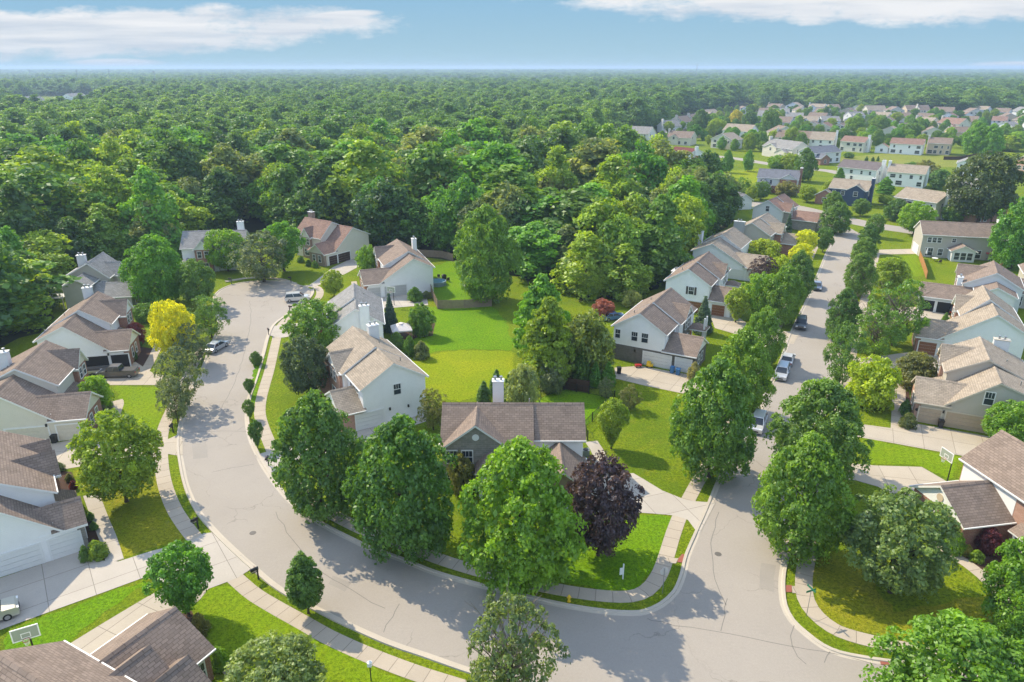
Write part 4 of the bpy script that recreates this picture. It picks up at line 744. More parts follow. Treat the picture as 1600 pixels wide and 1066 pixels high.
def leaf_mesh(name, quads, tone, extra=None, mat='leaf'):
    """mesh of leaf faces, with an optional MB (trunk) in a second material"""
    nq = len(quads); V = quads.reshape(-1, 3); loops = np.arange(nq * 4); starts = np.arange(nq) * 4; tot = np.full(nq, 4); mi = np.zeros(nq, int); tn = tone
    if extra:
        ev = np.array(extra.v); V2 = np.concatenate([V, ev]); el = np.concatenate([np.array(f) for f in extra.f]) + len(V); et = np.array([len(f) for f in extra.f])
        es = len(loops) + np.concatenate([[0], np.cumsum(et)[:-1]]); V = V2; loops = np.concatenate([loops, el]); starts = np.concatenate([starts, es]); tot = np.concatenate([tot, et]); mi = np.concatenate([mi, np.ones(len(et), int)]); tn = np.concatenate([tone, np.full(len(et), .5)])
    me = bpy.data.meshes.new(name); me.vertices.add(len(V)); me.vertices.foreach_set('co', V.astype(np.float32).ravel())
    me.loops.add(len(loops)); me.loops.foreach_set('vertex_index', loops.astype(np.int32)); me.polygons.add(len(starts)); me.polygons.foreach_set('loop_start', starts.astype(np.int32)); me.polygons.foreach_set('loop_total', tot.astype(np.int32))
    me.materials.append(M[mat]); me.materials.append(M['bark']); me.polygons.foreach_set('material_index', mi.astype(np.int32))
    a = me.attributes.new('tone', 'FLOAT', 'FACE'); a.data.foreach_set('value', tn.astype(np.float32)); me.update(calc_edges=True); me.validate(); return me
def trunk_mb(h, r, zc, spread, limbs=7, mb=None):
    mb = mb or MB(); top = h * .72; n = 7; pts = [Vector((0, 0, 0))]
    for k in range(1, 5): pts.append(Vector((rng.normal() * r * .6, rng.normal() * r * .6, top * k / 4)))
    mb.tube((0, 0, -.1), (0, 0, .25), r * 1.5, r * 1.05, n)
    for k in range(4): mb.tube(pts[k], pts[k + 1], r * (1 - .22 * k), r * (1 - .22 * (k + 1)) + .01, n)
    for k in range(limbs):
        a = k * 2.4 + rng.random(); z = zc + (top - zc) * (k / limbs) * .8; d = spread * (.75 - .4 * k / limbs); s = Vector((0, 0, z)); e = Vector((math.cos(a) * d, math.sin(a) * d, z + d * .75)); mid = (s + e) / 2 + Vector((0, 0, -.12 * d))
        mb.tube(s, mid, r * .42, r * .3, 5); mb.tube(mid, e, r * .3, r * .08, 5)
        e2 = mid + Vector((math.cos(a + .8) * d * .5, math.sin(a + .8) * d * .5, d * .5)); mb.tube(mid, e2, r * .22, r * .06, 4)
    return mb
def sh_round(t): return math.sqrt(max(0, 1 - (2 * t - 1) ** 2)) ** .8
def sh_maple(t): return max(0, math.sin(math.pi * min(1, (t * .90 + .10)) ** .86)) ** .52 if t < 1 else 0
def sh_col(t): return min(1, (t * 5) ** .6) * (1 - max(0, (t - .35) / .65) ** 1.7) ** .7
def sh_cone(t): return (1 - t) ** .85 * min(1, .55 + t * 6)
def sh_dome(t): return math.sqrt(max(0, 1 - t ** 2)) * min(1, .7 + t * 3)
def sh_up(t): return max(0, math.sin(math.pi * t ** 1.35)) ** .6 * (.55 + .45 * min(1, t * 1.8))
def sh_arb(t): return min(1, .75 + t * 2) * (1 - t ** 2.2) ** .8
PROTO = {}
def proto(k, crown_q, tone, R_, trunk_r=.22, zc=2.2, limbs=8, spread=None):
    PROTO[k] = (leaf_mesh('crown', crown_q, tone), trunk_mb(10, trunk_r, zc, spread or R_ * .8, limbs), R_)
    mbk = PROTO[k][1]; PROTO[k] = (PROTO[k][0], mbk.build('trunk_mesh_source', M['bark']).data, R_); bpy.data.objects.remove(bpy.data.objects['trunk_mesh_source'])
for i in range(3): proto('maple%d' % i, *crown_leaves(sh_maple, .9, 10, 4.7, 250, 70, .80, .165, lobes=.12, fill=.07), 4.7)
for i in range(2): proto('round%d' % i, *crown_leaves(sh_round, 1.6, 10, 5, 190, 62, .85, .19, lobes=.08, fill=.08), 5)
for i in range(2): proto('loose%d' % i, *crown_leaves(sh_round, 1.3, 10, 5.2, 118, 60, .85, .18, lobes=.16, fill=.03, inner=.1, tonesd=.2), 5.2, limbs=12)
for i in range(2): proto('up%d' % i, *crown_leaves(sh_up, .9, 10, 4.2, 130, 70, .95, .2, lobes=.1, fill=.08), 4.2, limbs=10)
proto('column', *crown_leaves(sh_col, 1.5, 10, 2.5, 190, 75, .5, .13, out=.9, fill=.25, inner=.6), 2.5, .17)
for i in range(2): proto('spruce%d' % i, *crown_leaves(sh_cone, .5, 10, 3.2, 240, 48, .55, .16, up=.1, out=1.0, flat=.55, fill=.3, inner=.5, droop=.25), 3.2, .2, 1, 3)
proto('arbor', *crown_leaves(sh_arb, .15, 10, 2.4, 150, 50, .6, .17, out=1.0, fill=.3, inner=.6), 2.4, .2, 1, 2)
for i in range(2): proto('pine%d' % i, *crown_leaves(sh_arb, .8, 10, 3.9, 130, 90, 1.0, .22, flat=.38, out=.8, fill=.12, inner=.3, droop=-.12, jit=.7), 3.9, .2, 1.4, 10)
for i in range(2): proto('shrub%d' % i, *crown_leaves(sh_dome, .2, 10, 6, 70, 60, 1.9, .42, out=.8, fill=.25, inner=.4), 6, .2, 1, 3)
for i in range(2): proto('low%d' % i, *crown_leaves(sh_round, .2, 10, 6.5, 110, 60, 1.5, .32, out=.7, fill=.15, lobes=.12), 6.5, .2, 1, 6)
GC = dict(G=(.125, .240, .030), D=(.105, .205, .042), B=(.175, .320, .022), Y=(.25, .36, .02), GY=(.215, .310, .024), gold=(.46, .52, .012), pur=(.085, .052, .072), S=(.165, .210, .105), blue=(.085, .150, .130), red=(.20, .04, .05), olive=(.19, .20, .06), pink=(.26, .10, .10), P=(.125, .285, .026), L=(.30, .35, .13))
def solve_h(p, topy):
    lo, hi = 0.3, 60.0
    for _ in range(40):
        m_ = (lo + hi) / 2
        if Q(p.x, p.y, m_)[1] > topy: lo = m_
        else: hi = m_
    return lo
def tree(k, bx, by, topy, wpx, col, label, cat='tree', group=None, name=None, parts=True, bare=False):
    me, tr, R_ = PROTO[k]; vp = 533 + F * CP / SP                   # trunks lean towards the vertical vanishing point
    if not any(w_ in label for w_ in ('round bright green lawn', 'egg shaped', 'alone on', 'verge tree')): bx = 800 + (bx - 800) * (vp - by) / (vp - (by + topy) / 2)
    p = P(bx, by); h = solve_h(p, topy) * .97; f = p.y * CP + (CAMH - h / 2) * SP; w = wpx * f / F / 1.03
    nm = name or {'spruce': 'spruce_tree', 'pine': 'pine_tree', 'arbor': 'arborvitae', 'shrub': 'shrub', 'low': 'bush', 'column': 'columnar_tree'}.get(k.rstrip('012'), 'leafy_tree')
    c = GC[col] if isinstance(col, str) else col
    if group == GR_ST and wpx < 130: w *= .86
    rt = empty(nm, p, rng.random() * 6.28, label=label, cat=cat, group=group); rt.scale = (w / (2 * R_), w / (2 * R_), h / 10)
    o = link('crown', me, rt); o.color = (*c, 1)
    link('trunk', tr, rt)
    if bare:
        mb = MB()
        for q in range(46):
            a = rng.random() * 6.28; z = 3 + rng.random() * 4; d = 2 + rng.random() * 3.0; s_ = Vector((math.cos(a) * .6, math.sin(a) * .6, z)); e = Vector((math.cos(a) * d, math.sin(a) * d, z + d * .75)); mb.tube(s_, e, .07, .02, 4)
            for v in range(3):
                t = .4 + .2 * v; b = s_.lerp(e, t); mb.tube(b, b + Vector((rng.normal() * .8, rng.normal() * .8, .9)), .035, .012, 3)
        mb.build('bare_branch', M['twig'], rt)
    return rt
GR_ST = 'young trees along the right hand street'
TREES = [
 ('maple0', 497, 806, 622, 148, 'D', 'dark green maple beside the curving road, leftmost of the three big corner maples'), ('maple1', 630, 862, 660, 178, 'G', 'large green maple in the middle of the three big corner maples'),
 ('maple2', 814, 912, 702, 190, 'B', 'big bright green maple in front of the brown roofed house and nearest the corner'), ('round0', 938, 868, 724, 126, 'pur', 'dark purple leaved tree beside the bright corner maple'),
 ('round1', 198, 784, 655, 136, 'GY', 'round bright green lawn tree on the dry front lawn'), ('up0', 284, 962, 856, 98, 'P', 'green tree beside the joined driveways and mulch ring'), ('column', 482, 958, 862, 58, 'D', 'dense egg shaped small tree in the grass verge'),
 ('loose1', 798, 1115, 948, 160, (.16, .22, .085), 'greyish green tree cut by the bottom edge in front of the shaded road'), ('round1', 428, 1110, 1018, 160, (.22, .29, .085), 'pale feathery shrub at the bottom edge by the sidewalk'), ('maple0', 1500, 1150, 985, 235, 'B', 'bright green maple cut by the bottom right corner'),
 ('maple1', 1618, 1005, 842, 138, 'B', 'bright green tree cut by the right edge next to the brick house'), ('round0', 1408, 925, 780, 168, (.15, .23, .08), 'broad grey green tree on the shaded corner lawn'), ('maple2', 1256, 868, 690, 152, 'G', 'bright green street maple standing over the corner sidewalk'),
 ('maple0', 1281, 748, 600, 146, 'D', 'dark street maple right behind the bright corner street maple'), ('maple1', 1118, 745, 568, 136, 'G', 'tall street maple at the end of the corner driveway'), ('maple2', 1160, 648, 520, 112, 'G', 'street maple hiding a white parked car, next up the street'),
 ('up1', 955, 701, 627, 54, 'GY', 'small yellow green tree alone on the side lawn'), ('maple0', 1193, 572, 483, 74, 'G', 'street maple on the left kerb above the white and silver cars'), ('round0', 1190, 500, 428, 62, 'B', 'bright rounded tree by the brown garage driveway', ), ('maple1', 1226, 508, 418, 74, 'G', 'street tree above the dark parked car'),
 ('maple2', 1248, 468, 396, 60, 'D', 'street tree whose crown reaches the small blue car', ), ('low1', 1218, 442, 404, 50, 'Y', 'yellow green low tree between the street trees and the plum'), ('round1', 1252, 418, 382, 44, 'gold', 'lime yellow street tree nearer of the two by the sidewalk'), ('round0', 1258, 398, 360, 46, 'gold', 'lime yellow street tree farther of the two by the sidewalk'),
 ('round0', 1288, 394, 356, 34, 'D', 'dark round street tree between golden tree and road'), ('maple0', 1308, 366, 318, 56, 'D', 'dark full tree at the top left of the street junction'), ('maple1', 1302, 336, 300, 36, 'D', 'dark tree behind the full tree at the junction'), ('round1', 1296, 312, 284, 24, 'GY', 'small yellow green tree in front of the navy house brick wing'),
 ('loose1', 1318, 604, 508, 84, 'D', 'dark street tree over the dry grass strip on the right kerb'), ('maple2', 1318, 536, 455, 64, 'D', 'dark street tree right of the road beside the half bare tree'), ('maple0', 1345, 462, 398, 58, 'D', 'dark street tree on the right kerb above the half bare tree'), ('maple1', 1350, 420, 372, 48, 'D', 'dark street tree on the right kerb beside the yellow green shrub', ),
 ('maple2', 1357, 396, 352, 40, 'D', 'narrow dark street tree on the right kerb opposite the golden trees'), ('round0', 1369, 371, 335, 34, 'D', 'small round tree standing by the corner of the street junction'), ('low0', 1394, 450, 408, 54, 'GY', 'yellow green spreading shrub above the half bare tree'),
 ('loose0', 1404, 540, 442, 92, 'G', 'half bare spreading tree with grey branches by the open garage'), ('loose1', 1372, 560, 480, 84, 'G', 'loose green tree in front of the half bare tree'), ('low1', 1366, 636, 568, 82, 'Y', 'bright yellow green spreading tree on the right front lawn'), ('low0', 1432, 606, 558, 68, 'olive', 'olive green bush tree next to the beige garage wing'),
 ('round1', 1582, 700, 634, 90, 'B', 'bright green tree between beige and brick house at right edge'), ('maple0', 1592, 420, 312, 82, 'P', 'tall green tree at the right edge beside the grey house'), ('round1', 1432, 368, 318, 58, 'B', 'bright rounded tree at the left end of the grey house'), ('round0', 1540, 352, 240, 108, (.075, .115, .045), 'great dark oak spreading over the white house'),
 ('maple0', 244, 476, 372, 96, 'P', 'tall bright green maple behind the golden tree'), ('round0', 268, 566, 472, 70, (.44, .48, .012), 'golden yellow tree beside the white house with open garages'), ('loose0', 326, 528, 463, 66, 'D', 'dark tree overhanging the cul-de-sac road'), ('round1', 306, 480, 410, 62, 'D', 'dark round tree right of the tall bright maple'),
 ('round0', 352, 424, 360, 72, 'B', 'bright round tree in front of the grey roofed cul-de-sac house'), ('loose1', 408, 440, 366, 104, 'S', 'wide grey green tree on the cul-de-sac island lawn'), ('up0', 440, 424, 348, 70, 'P', 'tall light green tree right of the grey green one'), ('round1', 522, 463, 424, 36, 'GY', 'small round tree alone on the lawn by the white sport utility car'),
 ('low1', 575, 432, 388, 40, 'B', 'small bright tree by the porch of the cul-de-sac house'), ('loose0', 300, 572, 510, 60, 'S', 'grey green street tree beside the silver parked car'), ('loose1', 278, 636, 548, 78, 'S', 'grey green street tree over the sidewalk'), ('loose0', 272, 660, 592, 54, 'S', 'small silvery tree next to the black mailbox'),
 ('low0', 150, 640, 594, 50, 'B', 'bright rounded shrub at the front of the brick house'), ('maple2', 760, 472, 330, 108, 'G', 'very large round tree by the wooden yard fence'), ('spruce0', 609, 518, 458, 30, 'blue', 'blue spruce beside the grey roofed house'), ('low1', 658, 524, 480, 44, 'G', 'round shrub tree on the bright back lawn'),
 ('round0', 492, 555, 474, 100, 'G', 'broad green tree hiding the front of the grey roofed house'), ('round1', 476, 622, 532, 82, (.10, .145, .065), 'dark grey green tree beside the tan roofed house'), ('maple0', 401, 570, 550, 20, 'D', 'smallest verge tree farthest up the road'), ('up0', 391, 618, 592, 18, 'D', 'small verge tree, second down the road'), ('up1', 391, 655, 626, 20, 'D', 'small verge tree, third down the road'), ('up0', 403, 700, 658, 24, 'D', 'small verge tree nearest the big dark maple'),
 ('pine0', 846, 556, 428, 98, 'P', 'big feathery green pine at the end of the back lawn'), ('pine1', 856, 600, 462, 92, 'GY', 'bright yellow green pine in front of the bigger pine'), ('low1', 912, 588, 498, 100, (.15, .21, .045), 'broad grey green tree left of the white gabled house'), ('arbor', 886, 588, 545, 26, 'G', 'narrow conifer left in the row behind the brown board fence'), ('arbor', 909, 600, 540, 30, 'G', 'tallest narrow conifer behind the brown board fence'),
 ('arbor', 930, 605, 566, 20, 'P', 'small cone shaped conifer right of the board fence'), ('arbor', 951, 603, 566, 24, 'P', 'cone shaped conifer at the corner of the concrete parking pad'), ('low0', 842, 572, 545, 54, 'olive', 'brownish twiggy bush below the pines'), ('low1', 862, 612, 570, 48, 'S', 'grey green bush beside the bright fenced lawn'), ('low0', 818, 645, 578, 56, 'L', 'pale yellow bush behind the brown roofed house'),
 ('arbor', 756, 632, 596, 25, 'D', 'dark small conifer left of the front house chimney'), ('arbor', 776, 618, 578, 25, 'D', 'dark small conifer behind the front house chimney'), ('arbor', 796, 626, 584, 25, 'D', 'dark small conifer right of the front house chimney'), ('loose0', 676, 672, 612, 52, 'olive', 'brownish shrub tree between tan roofed and front house'), ('low1', 722, 772, 714, 44, 'olive', 'olive bush at the stone gable of the front house'),
 ('loose1', 946, 622, 592, 32, 'S', 'thin grey shrub by the black metal fence'), ('loose0', 984, 640, 604, 38, 'olive', 'loose grey green shrub on the side lawn by the fence'), ('spruce1', 1100, 520, 462, 38, 'blue', 'tall blue spruce between two white houses'), ('up1', 1152, 504, 452, 42, 'GY', 'small pale green tree at the brown garage driveway', ), ('loose0', 1192, 444, 402, 44, 'pur', 'purple plum tree beside the catslide house'), ('low0', 1192, 410, 378, 56, 'GY', 'broad yellow green shrub in front of the brick fronted house'),
 ('low1', 944, 496, 470, 40, 'pink', 'reddish leaved small tree behind the white gabled house'), ('up0', 930, 470, 420, 44, 'GY', 'pale young tree at the wood edge above the reddish tree'), ('low0', 985, 478, 456, 36, 'L', 'pale bush behind the roof of the white gabled house'), ('maple1', 972, 425, 318, 112, (.17, .25, .025), 'tall yellow green tree standing forward at the wood edge'), ('maple2', 1060, 405, 318, 82, 'P', 'tall bright green tree right of the yellow green one'), ('maple0', 1018, 425, 370, 66, 'G', 'dark green tree below the two tall wood edge trees'),
 ('spruce0', 98, 560, 515, 44, (.03, .075, .06), 'dark spruce against the white house with open garages'), ('spruce1', 1232, 374, 334, 20, 'blue', 'small blue spruce at the pale blue gabled house'), ('pine0', 1384, 306, 276, 28, 'P', 'bright pine beside the navy house'), ('round0', 1384, 320, 306, 26, 'GY', 'small yellow tree below the bright pine'), ('round1', 1346, 338, 312, 30, 'D', 'small dark tree in front of the navy house porch'), ('maple1', 1402, 345, 312, 44, 'D', 'dark tree in front of the long beige house'),
 ('round0', 1262, 316, 290, 30, 'GY', 'small round tree left of the navy house'), ('low1', 1230, 306, 286, 38, 'olive', 'brownish round bush in front of the chimneyed brick house'), ('round0', 1190, 312, 284, 30, 'D', 'dark tree in front of the brick house with grey roof'), ('round1', 1175, 314, 292, 20, 'GY', 'small yellow green tree by the brick house corner'), ('loose0', 1160, 306, 278, 30, 'G', 'green tree left of the brick house with grey roof'), ('maple2', 1258, 284, 234, 38, 'D', 'tall dark tree behind the chimneyed brick house'), ('round1', 1214, 268, 244, 34, 'B', 'bright round tree above the brick house roof'), ('round0', 1234, 270, 240, 34, 'GY', 'second bright round tree above the brick house roof'),
 ('maple0', 1116, 276, 240, 24, 'D', 'dark ovate park tree left of three'), ('maple1', 1137, 270, 236, 20, 'P', 'green park tree in the middle of three'), ('maple2', 1170, 268, 236, 18, 'P', 'narrow bright park tree right of three'), ('maple0', 1336, 212, 182, 30, 'G', 'tall rounded tree with dark base among far houses'), ('maple1', 1526, 244, 192, 42, 'P', 'left of the pair of tall bright trees among the far houses'), ('maple2', 1548, 246, 196, 40, 'P', 'right of the pair of tall bright trees among the far houses'), ('round1', 1372, 212, 184, 34, 'D', 'dark broad tree behind the reddish roofed white house'), ('round0', 1424, 222, 192, 34, 'D', 'dark maple behind the white house with side wing'), ('low1', 1574, 236, 214, 46, 'GY', 'yellow green spreading tree at the far right'), ('round0', 1592, 236, 206, 40, 'B', 'bright tree at the right edge beyond the fence'), ('low0', 1424, 278, 256, 38, 'D', 'dark bush tree behind the parasol patio house'), ('low1', 1446, 284, 254, 40, 'olive', 'olive tree right of the dark bush tree'), ('low0', 1470, 296, 268, 36, 'D', 'dark tree left of the great oak'),
 ('round1', 1203, 214, 172, 30, 'D', 'big round dark tree in the middle of the left far houses'), ('round0', 1186, 222, 214, 22, 'gold', 'small golden tree beside the grey roofed far house'), ('maple0', 1095, 208, 172, 32, 'D', 'dark tree behind the maroon roofed house'), ('round1', 1120, 210, 186, 30, 'Y', 'yellow green tree left of the white double gabled house'), ('maple1', 1150, 196, 172, 26, (.40, .40, .02), 'tall golden green tree in the far left street'), ('maple2', 1172, 200, 174, 26, 'D', 'dark tree right of the tall golden one'), ('round0', 1242, 224, 208, 16, 'pur', 'left purple tree before the long brown roof'), ('round1', 1258, 224, 206, 16, 'pur', 'right purple tree before the long brown roof'),
 ('low1', 1090, 264, 246, 22, 'red', 'dark red shrub beside the white house with maroon roof'), ('low0', 1545, 862, 830, 44, (.16, .035, .05), 'maroon leaved shrub at the bay of the brick house'), ('shrub0', 1493, 862, 836, 32, 'B', 'clipped round green shrub at the brick house corner'), ('shrub1', 1465, 842, 815, 24, 'D', 'dark clipped shrub under the brick house window'), ('shrub0', 1526, 876, 862, 24, 'Y', 'yellow green low shrub in the flower bed'), ('shrub1', 1512, 868, 854, 18, (.30, .28, .06), 'pale yellow flowering shrub in the bed'),
 ('shrub0', 150, 870, 848, 34, 'GY', 'round shrub at the corner of the white garage'), ('shrub1', 132, 876, 856, 18, 'D', 'dark small shrub beside the white garage shrub'), ('shrub0', 92, 736, 724, 18, 'S', 'grey shrub by the curved flower bed'), ('shrub1', 648, 470, 452, 26, 'G', 'round shrub by the pale garage door'), ('shrub0', 666, 466, 456, 16, 'S', 'small grey shrub at the corner of the white house'), ('shrub1', 1085, 592, 570, 22, (.22, .24, .12), 'white flowering shrub by the blue bins'), ('shrub0', 1420, 668, 648, 26, (.10, .14, .05), 'flower pot shrub at the beige garage'), ('shrub1', 1415, 648, 628, 18, 'D', 'dark shrub by the pink brick corner'),
 ('shrub0', 620, 545, 522, 26, 'D', 'dark shrub left in the bed behind the tan roofed house'), ('shrub1', 640, 556, 530, 24, 'G', 'green shrub in the middle of that back bed'), ('shrub0', 658, 560, 536, 26, 'S', 'grass like pale shrub right in that back bed'), ('low0', 212, 538, 508, 30, 'red', 'dark red bush at the front of the white house'), ('low1', 226, 502, 478, 44, 'G', 'green hedge bush behind the golden tree'), ('shrub1', 340, 1042, 1016, 34, 'B', 'bright green bush beside the big brown corner roof'), ('shrub0', 312, 990, 962, 30, 'olive', 'brownish grass clump in the mulch ring'),
 ('arbor', 1354, 252, 244, 6, 'D', 'tiny dark conifer left on the open lawn'), ('arbor', 1364, 252, 245, 6, 'D', 'tiny dark conifer in the middle of the open lawn'), ('arbor', 1372, 252, 244, 5, 'D', 'tiny dark conifer right on the open lawn'), ('low0', 1326, 247, 239, 18, 'D', 'small spreading tree left on the open lawn'), ('low0', 1520, 346, 320, 34, (.16, .05, .03), 'reddish bush below the great oak'), ('low1', 1492, 346, 322, 40, 'G', 'green bush row behind the grey house roof'), ('spruce0', 1478, 502, 488, 14, 'G', 'tiny conifer on the open garage drive'), ('pine1', 1312, 290, 262, 18, 'P', 'small palm shaped bright tree by the long white house'), ('low1', 1205, 356, 345, 16, 'D', 'dark shrub by the shaded gable'), ('low1', 186, 548, 532, 14, 'D', 'shrub hedge by the walk of the white house'),
]
for i, (bx, by) in enumerate(((206, 562), (209, 552), (213, 543), (217, 535), (200, 566))): TREES.append(('shrub%d' % (i % 2), bx, by, by - 15, 16, 'D', 'clipped dark shrub in the row beside the walk of the white house'))
for i, (bx, by) in enumerate(((158, 660), (163, 648), (168, 640))): TREES.append(('shrub%d' % (i % 2), bx, by, by - 13, 15, 'S', 'greyish low shrub in the bed at the brick corner of the cream house'))
for i, (bx, by) in enumerate(((482, 416), (492, 418), (470, 410))): TREES.append(('shrub%d' % (i % 2), bx, by, by - 9, 12, 'G', 'small shrub along the front of the brown brick house'))
for i, (bx, by) in enumerate(((108, 752), (114, 764), (140, 812), (146, 828))): TREES.append(('shrub%d' % (i % 2), bx, by, by - 11, 13, ('olive', 'red', 'G', 'D')[i], ('olive tuft in the curved bed by the dormers', 'reddish tuft in the curved bed by the dormers', 'green tuft in the long bed by the pale walk', 'dark tuft in the long bed by the pale walk')[i]))
for i, (bx, by) in enumerate(((700, 742), (690, 738), (752, 768))): TREES.append(('shrub%d' % (i % 2), bx, by, by - 15, 20, 'G', 'green shrub under the stone gable windows of the front house'))
for row in TREES:
    k, bx, by, ty, w, c, lab = row[:7]; big = k.rstrip('012') not in ('shrub', 'low'); st = 'street' in lab and w > 20
    tree(k, bx, by, ty, w, c, lab, 'tree' if big or 'tree' in lab else 'shrub', GR_ST if st and bx > 1100 else 'clipped shrubs in planting beds' if k.startswith('shrub') else None, bare='half bare' in lab or 'greyish green tree cut' in lab, name=None if big or 'tree' not in lab else 'leafy_tree')

# ------------------------------------------------------------------ the wood
def inpoly(x, y, poly):
    r = False; j = len(poly) - 1
    for i in range(len(poly)):
        xi, yi = poly[i]; xj, yj = poly[j]
        if (yi > y) != (yj > y) and x < (xj - xi) * (y - yi) / (yj - yi) + xi: r = not r
        j = i
    return r
WOOD = [(-900, 720), (-300, 640), (-60, 560), (28, 532), (60, 522), (76, 500), (72, 474), (98, 444), (150, 428), (196, 426), (232, 412), (262, 402), (276, 388), (302, 374), (350, 366), (400, 364), (440, 366), (470, 374), (520, 380), (572, 394), (600, 398), (632, 402), (690, 404), (720, 412), (780, 426), (812, 432), (824, 448), (842, 432), (880, 440), (905, 474), (930, 462), (985, 470), (1020, 452), (1040, 436), (1062, 420), (1086, 392), (1112, 374), (1136, 356), (1150, 342), (1130, 331), (1102, 326), (1078, 318), (1050, 306), (1020, 290), (990, 273), (958, 262), (930, 242), (945, 222), (985, 210), (1028, 203), (1038, 189), (1060, 181), (1100, 174), (1140, 166), (1160, 160), (1190, 170), (1300, 172), (1500, 178), (2200, 182), (2600, 108.5), (-1000, 108.5), (-1600, 300)]
HOLES = [[(-20, 190), (20, 160), (60, 151), (150, 149), (190, 156), (150, 172), (120, 190), (60, 196)], [(1040, 158), (1050, 148), (1110, 148), (1115, 156), (1100, 162)], [(1255, 154), (1275, 150), (1290, 156)]]
def in_wood(x, y):
    px, py = Q(x, y); return inpoly(px, py, WOOD) and not any(inpoly(px, py, h_) for h_ in HOLES)
fp = []
for i in range(8):
    shp = (sh_round, sh_maple, sh_up, sh_maple, sh_round)[i % 5]
    q_, t_ = crown_leaves(shp, 1.3 if i < 5 else .3, 10, 3.6 + .25 * (i % 3), 54 if i < 5 else 66, 66, 1.15, .25, lobes=.2, fill=.07, inner=.1, tonesd=.2, out=.5)
    fp.append(leaf_mesh('wood_tree', q_, t_, trunk_mb(10, .2, 3, 2.6, 5)))
cand = []
def ring(y0, y1, step, jit=.42):
    y = y0
    while y < y1:
        w = .80 * y + 60; x = -w
        while x < w:
            X, Y = x + rng.normal() * step * jit * .7, y + rng.normal() * step * jit * .7
            if in_wood(X, Y): yield X, Y
            x += step
        y += step
def at_edge(X, Y): return not all(in_wood(X + dx, Y + dy) for dx, dy in ((0, -13), (8, -8), (-8, -8), (10, 0), (-10, 0)))
near = sorted(list(ring(70, 720, 12.6)) + [q for q in ring(70, 330, 8.5) if at_edge(*q)], key=lambda p: p[0] ** 2 + p[1] ** 2)
WCOL = [((.110, .220, .034), 'mid green broadleaf tree in the wood behind the houses', 5), ((.070, .145, .034), 'dark green broadleaf tree in the wood behind the houses', 3), ((.195, .305, .030), 'yellow green broadleaf tree in the wood behind the houses', 4), ((.160, .215, .085), 'greyish green broadleaf tree in the wood behind the houses', 2), ((.110, .265, .030), 'fresh green broadleaf tree in the wood behind the houses', 3)]
pick = [i for i, c in enumerate(WCOL) for _ in range(c[2])]
def front_seen(X, Y):
    px, py = Q(X, Y, 14); return -30 < px < 1630
wood_src = []; rest = []; n_ind = 0
for X, Y in near:
    if n_ind < 285 and front_seen(X, Y):
        c = pick[int(rng.integers(len(pick)))]; edge = at_edge(X, Y); i = int(rng.integers(5)) if not edge else 5 + int(rng.integers(3)); s_ = 1.0 + .85 * rng.random(); hgt = 1.1 + .95 * rng.random() if Y > 150 else 1.05 + .5 * rng.random()
        o = link('wood_tree', fp[i], None, (X, Y, 0)); s_ *= .5 + .15 * rng.random() if edge else 1; hgt *= .62 + .3 * rng.random() if edge else 1; o.scale = (1.95 * s_, 1.95 * s_, hgt * 1.12); o.rotation_euler = (0, 0, rng.random() * 6.28); o.color = (*WCOL[c][0], 1)
        tag(o, WCOL[c][1], 'tree', 'broadleaf trees of the wood'); n_ind += 1
        if i < 5 and len(wood_src) < 16 and not any(w_.data == o.data and tuple(w_.color) == tuple(o.color) for w_ in wood_src): wood_src.append(o)
    else: rest.append((X, Y, 2.3 * (.8 + .8 * rng.random()), 1.1 + 1.1 * rng.random()))
rest += [(X, Y, 3.1 * (.65 + .9 * rng.random()), 1.0 + 1.4 * rng.random()) for X, Y in ring(720, 1500, 18) if Y < 950 or X > -100 or math.sin(X * .009 + Y * .004) + math.sin(X * .004 - Y * .011) > -.9]
rest += [(X, Y, 5.0 * (.6 + .8 * rng.random()), 1.0 + 1.3 * rng.random()) for X, Y in ring(1500, 4600, 31) if math.sin(X * .004 + Y * .0023) + math.sin(X * .0017 - Y * .006) > -.62]
rest += [(X, Y, 11 * (.7 + .6 * rng.random()), 1.2 + 1.8 * rng.random()) for X, Y in ring(4600, 14000, 78)]
me = bpy.data.meshes.new('woodland'); me.from_pydata([(x, y, 0) for x, y, _, _ in rest], [], [])
a = me.attributes.new('scl', 'FLOAT_VECTOR', 'POINT'); a.data.foreach_set('vector', [c for _, _, s_, h_ in rest for c in (s_, s_, h_)])
a = me.attributes.new('rot', 'FLOAT_VECTOR', 'POINT'); a.data.foreach_set('vector', [c for _ in rest for c in (0, 0, rng.random() * 6.28)])
a = me.attributes.new('idx', 'INT', 'POINT'); a.data.foreach_set('value', [int(rng.integers(len(wood_src))) for _ in rest])
wl_o = link('woodland', me); wl_o.color = (.112, .215, .048, 1); tag(wl_o, 'continuous woodland stretching to the horizon', 'woodland', kind='stuff')
ng = bpy.data.node_groups.new('woodland', 'GeometryNodeTree'); ng.interface.new_socket('Geometry', in_out='INPUT', socket_type='NodeSocketGeometry'); ng.interface.new_socket('Geometry', in_out='OUTPUT', socket_type='NodeSocketGeometry')
gi, go = ng.nodes.new('NodeGroupInput'), ng.nodes.new('NodeGroupOutput'); ip = ng.nodes.new('GeometryNodeInstanceOnPoints'); jn = ng.nodes.new('GeometryNodeJoinGeometry')
for o in wood_src[::-1]:
    oi = ng.nodes.new('GeometryNodeObjectInfo'); oi.inputs['Object'].default_value = o; oi.inputs['As Instance'].default_value = True; ng.links.new(oi.outputs['Geometry'], jn.inputs[0])
def named(nm, dt):
    n = ng.nodes.new('GeometryNodeInputNamedAttribute'); n.data_type = dt; n.inputs['Name'].default_value = nm; return n.outputs['Attribute']
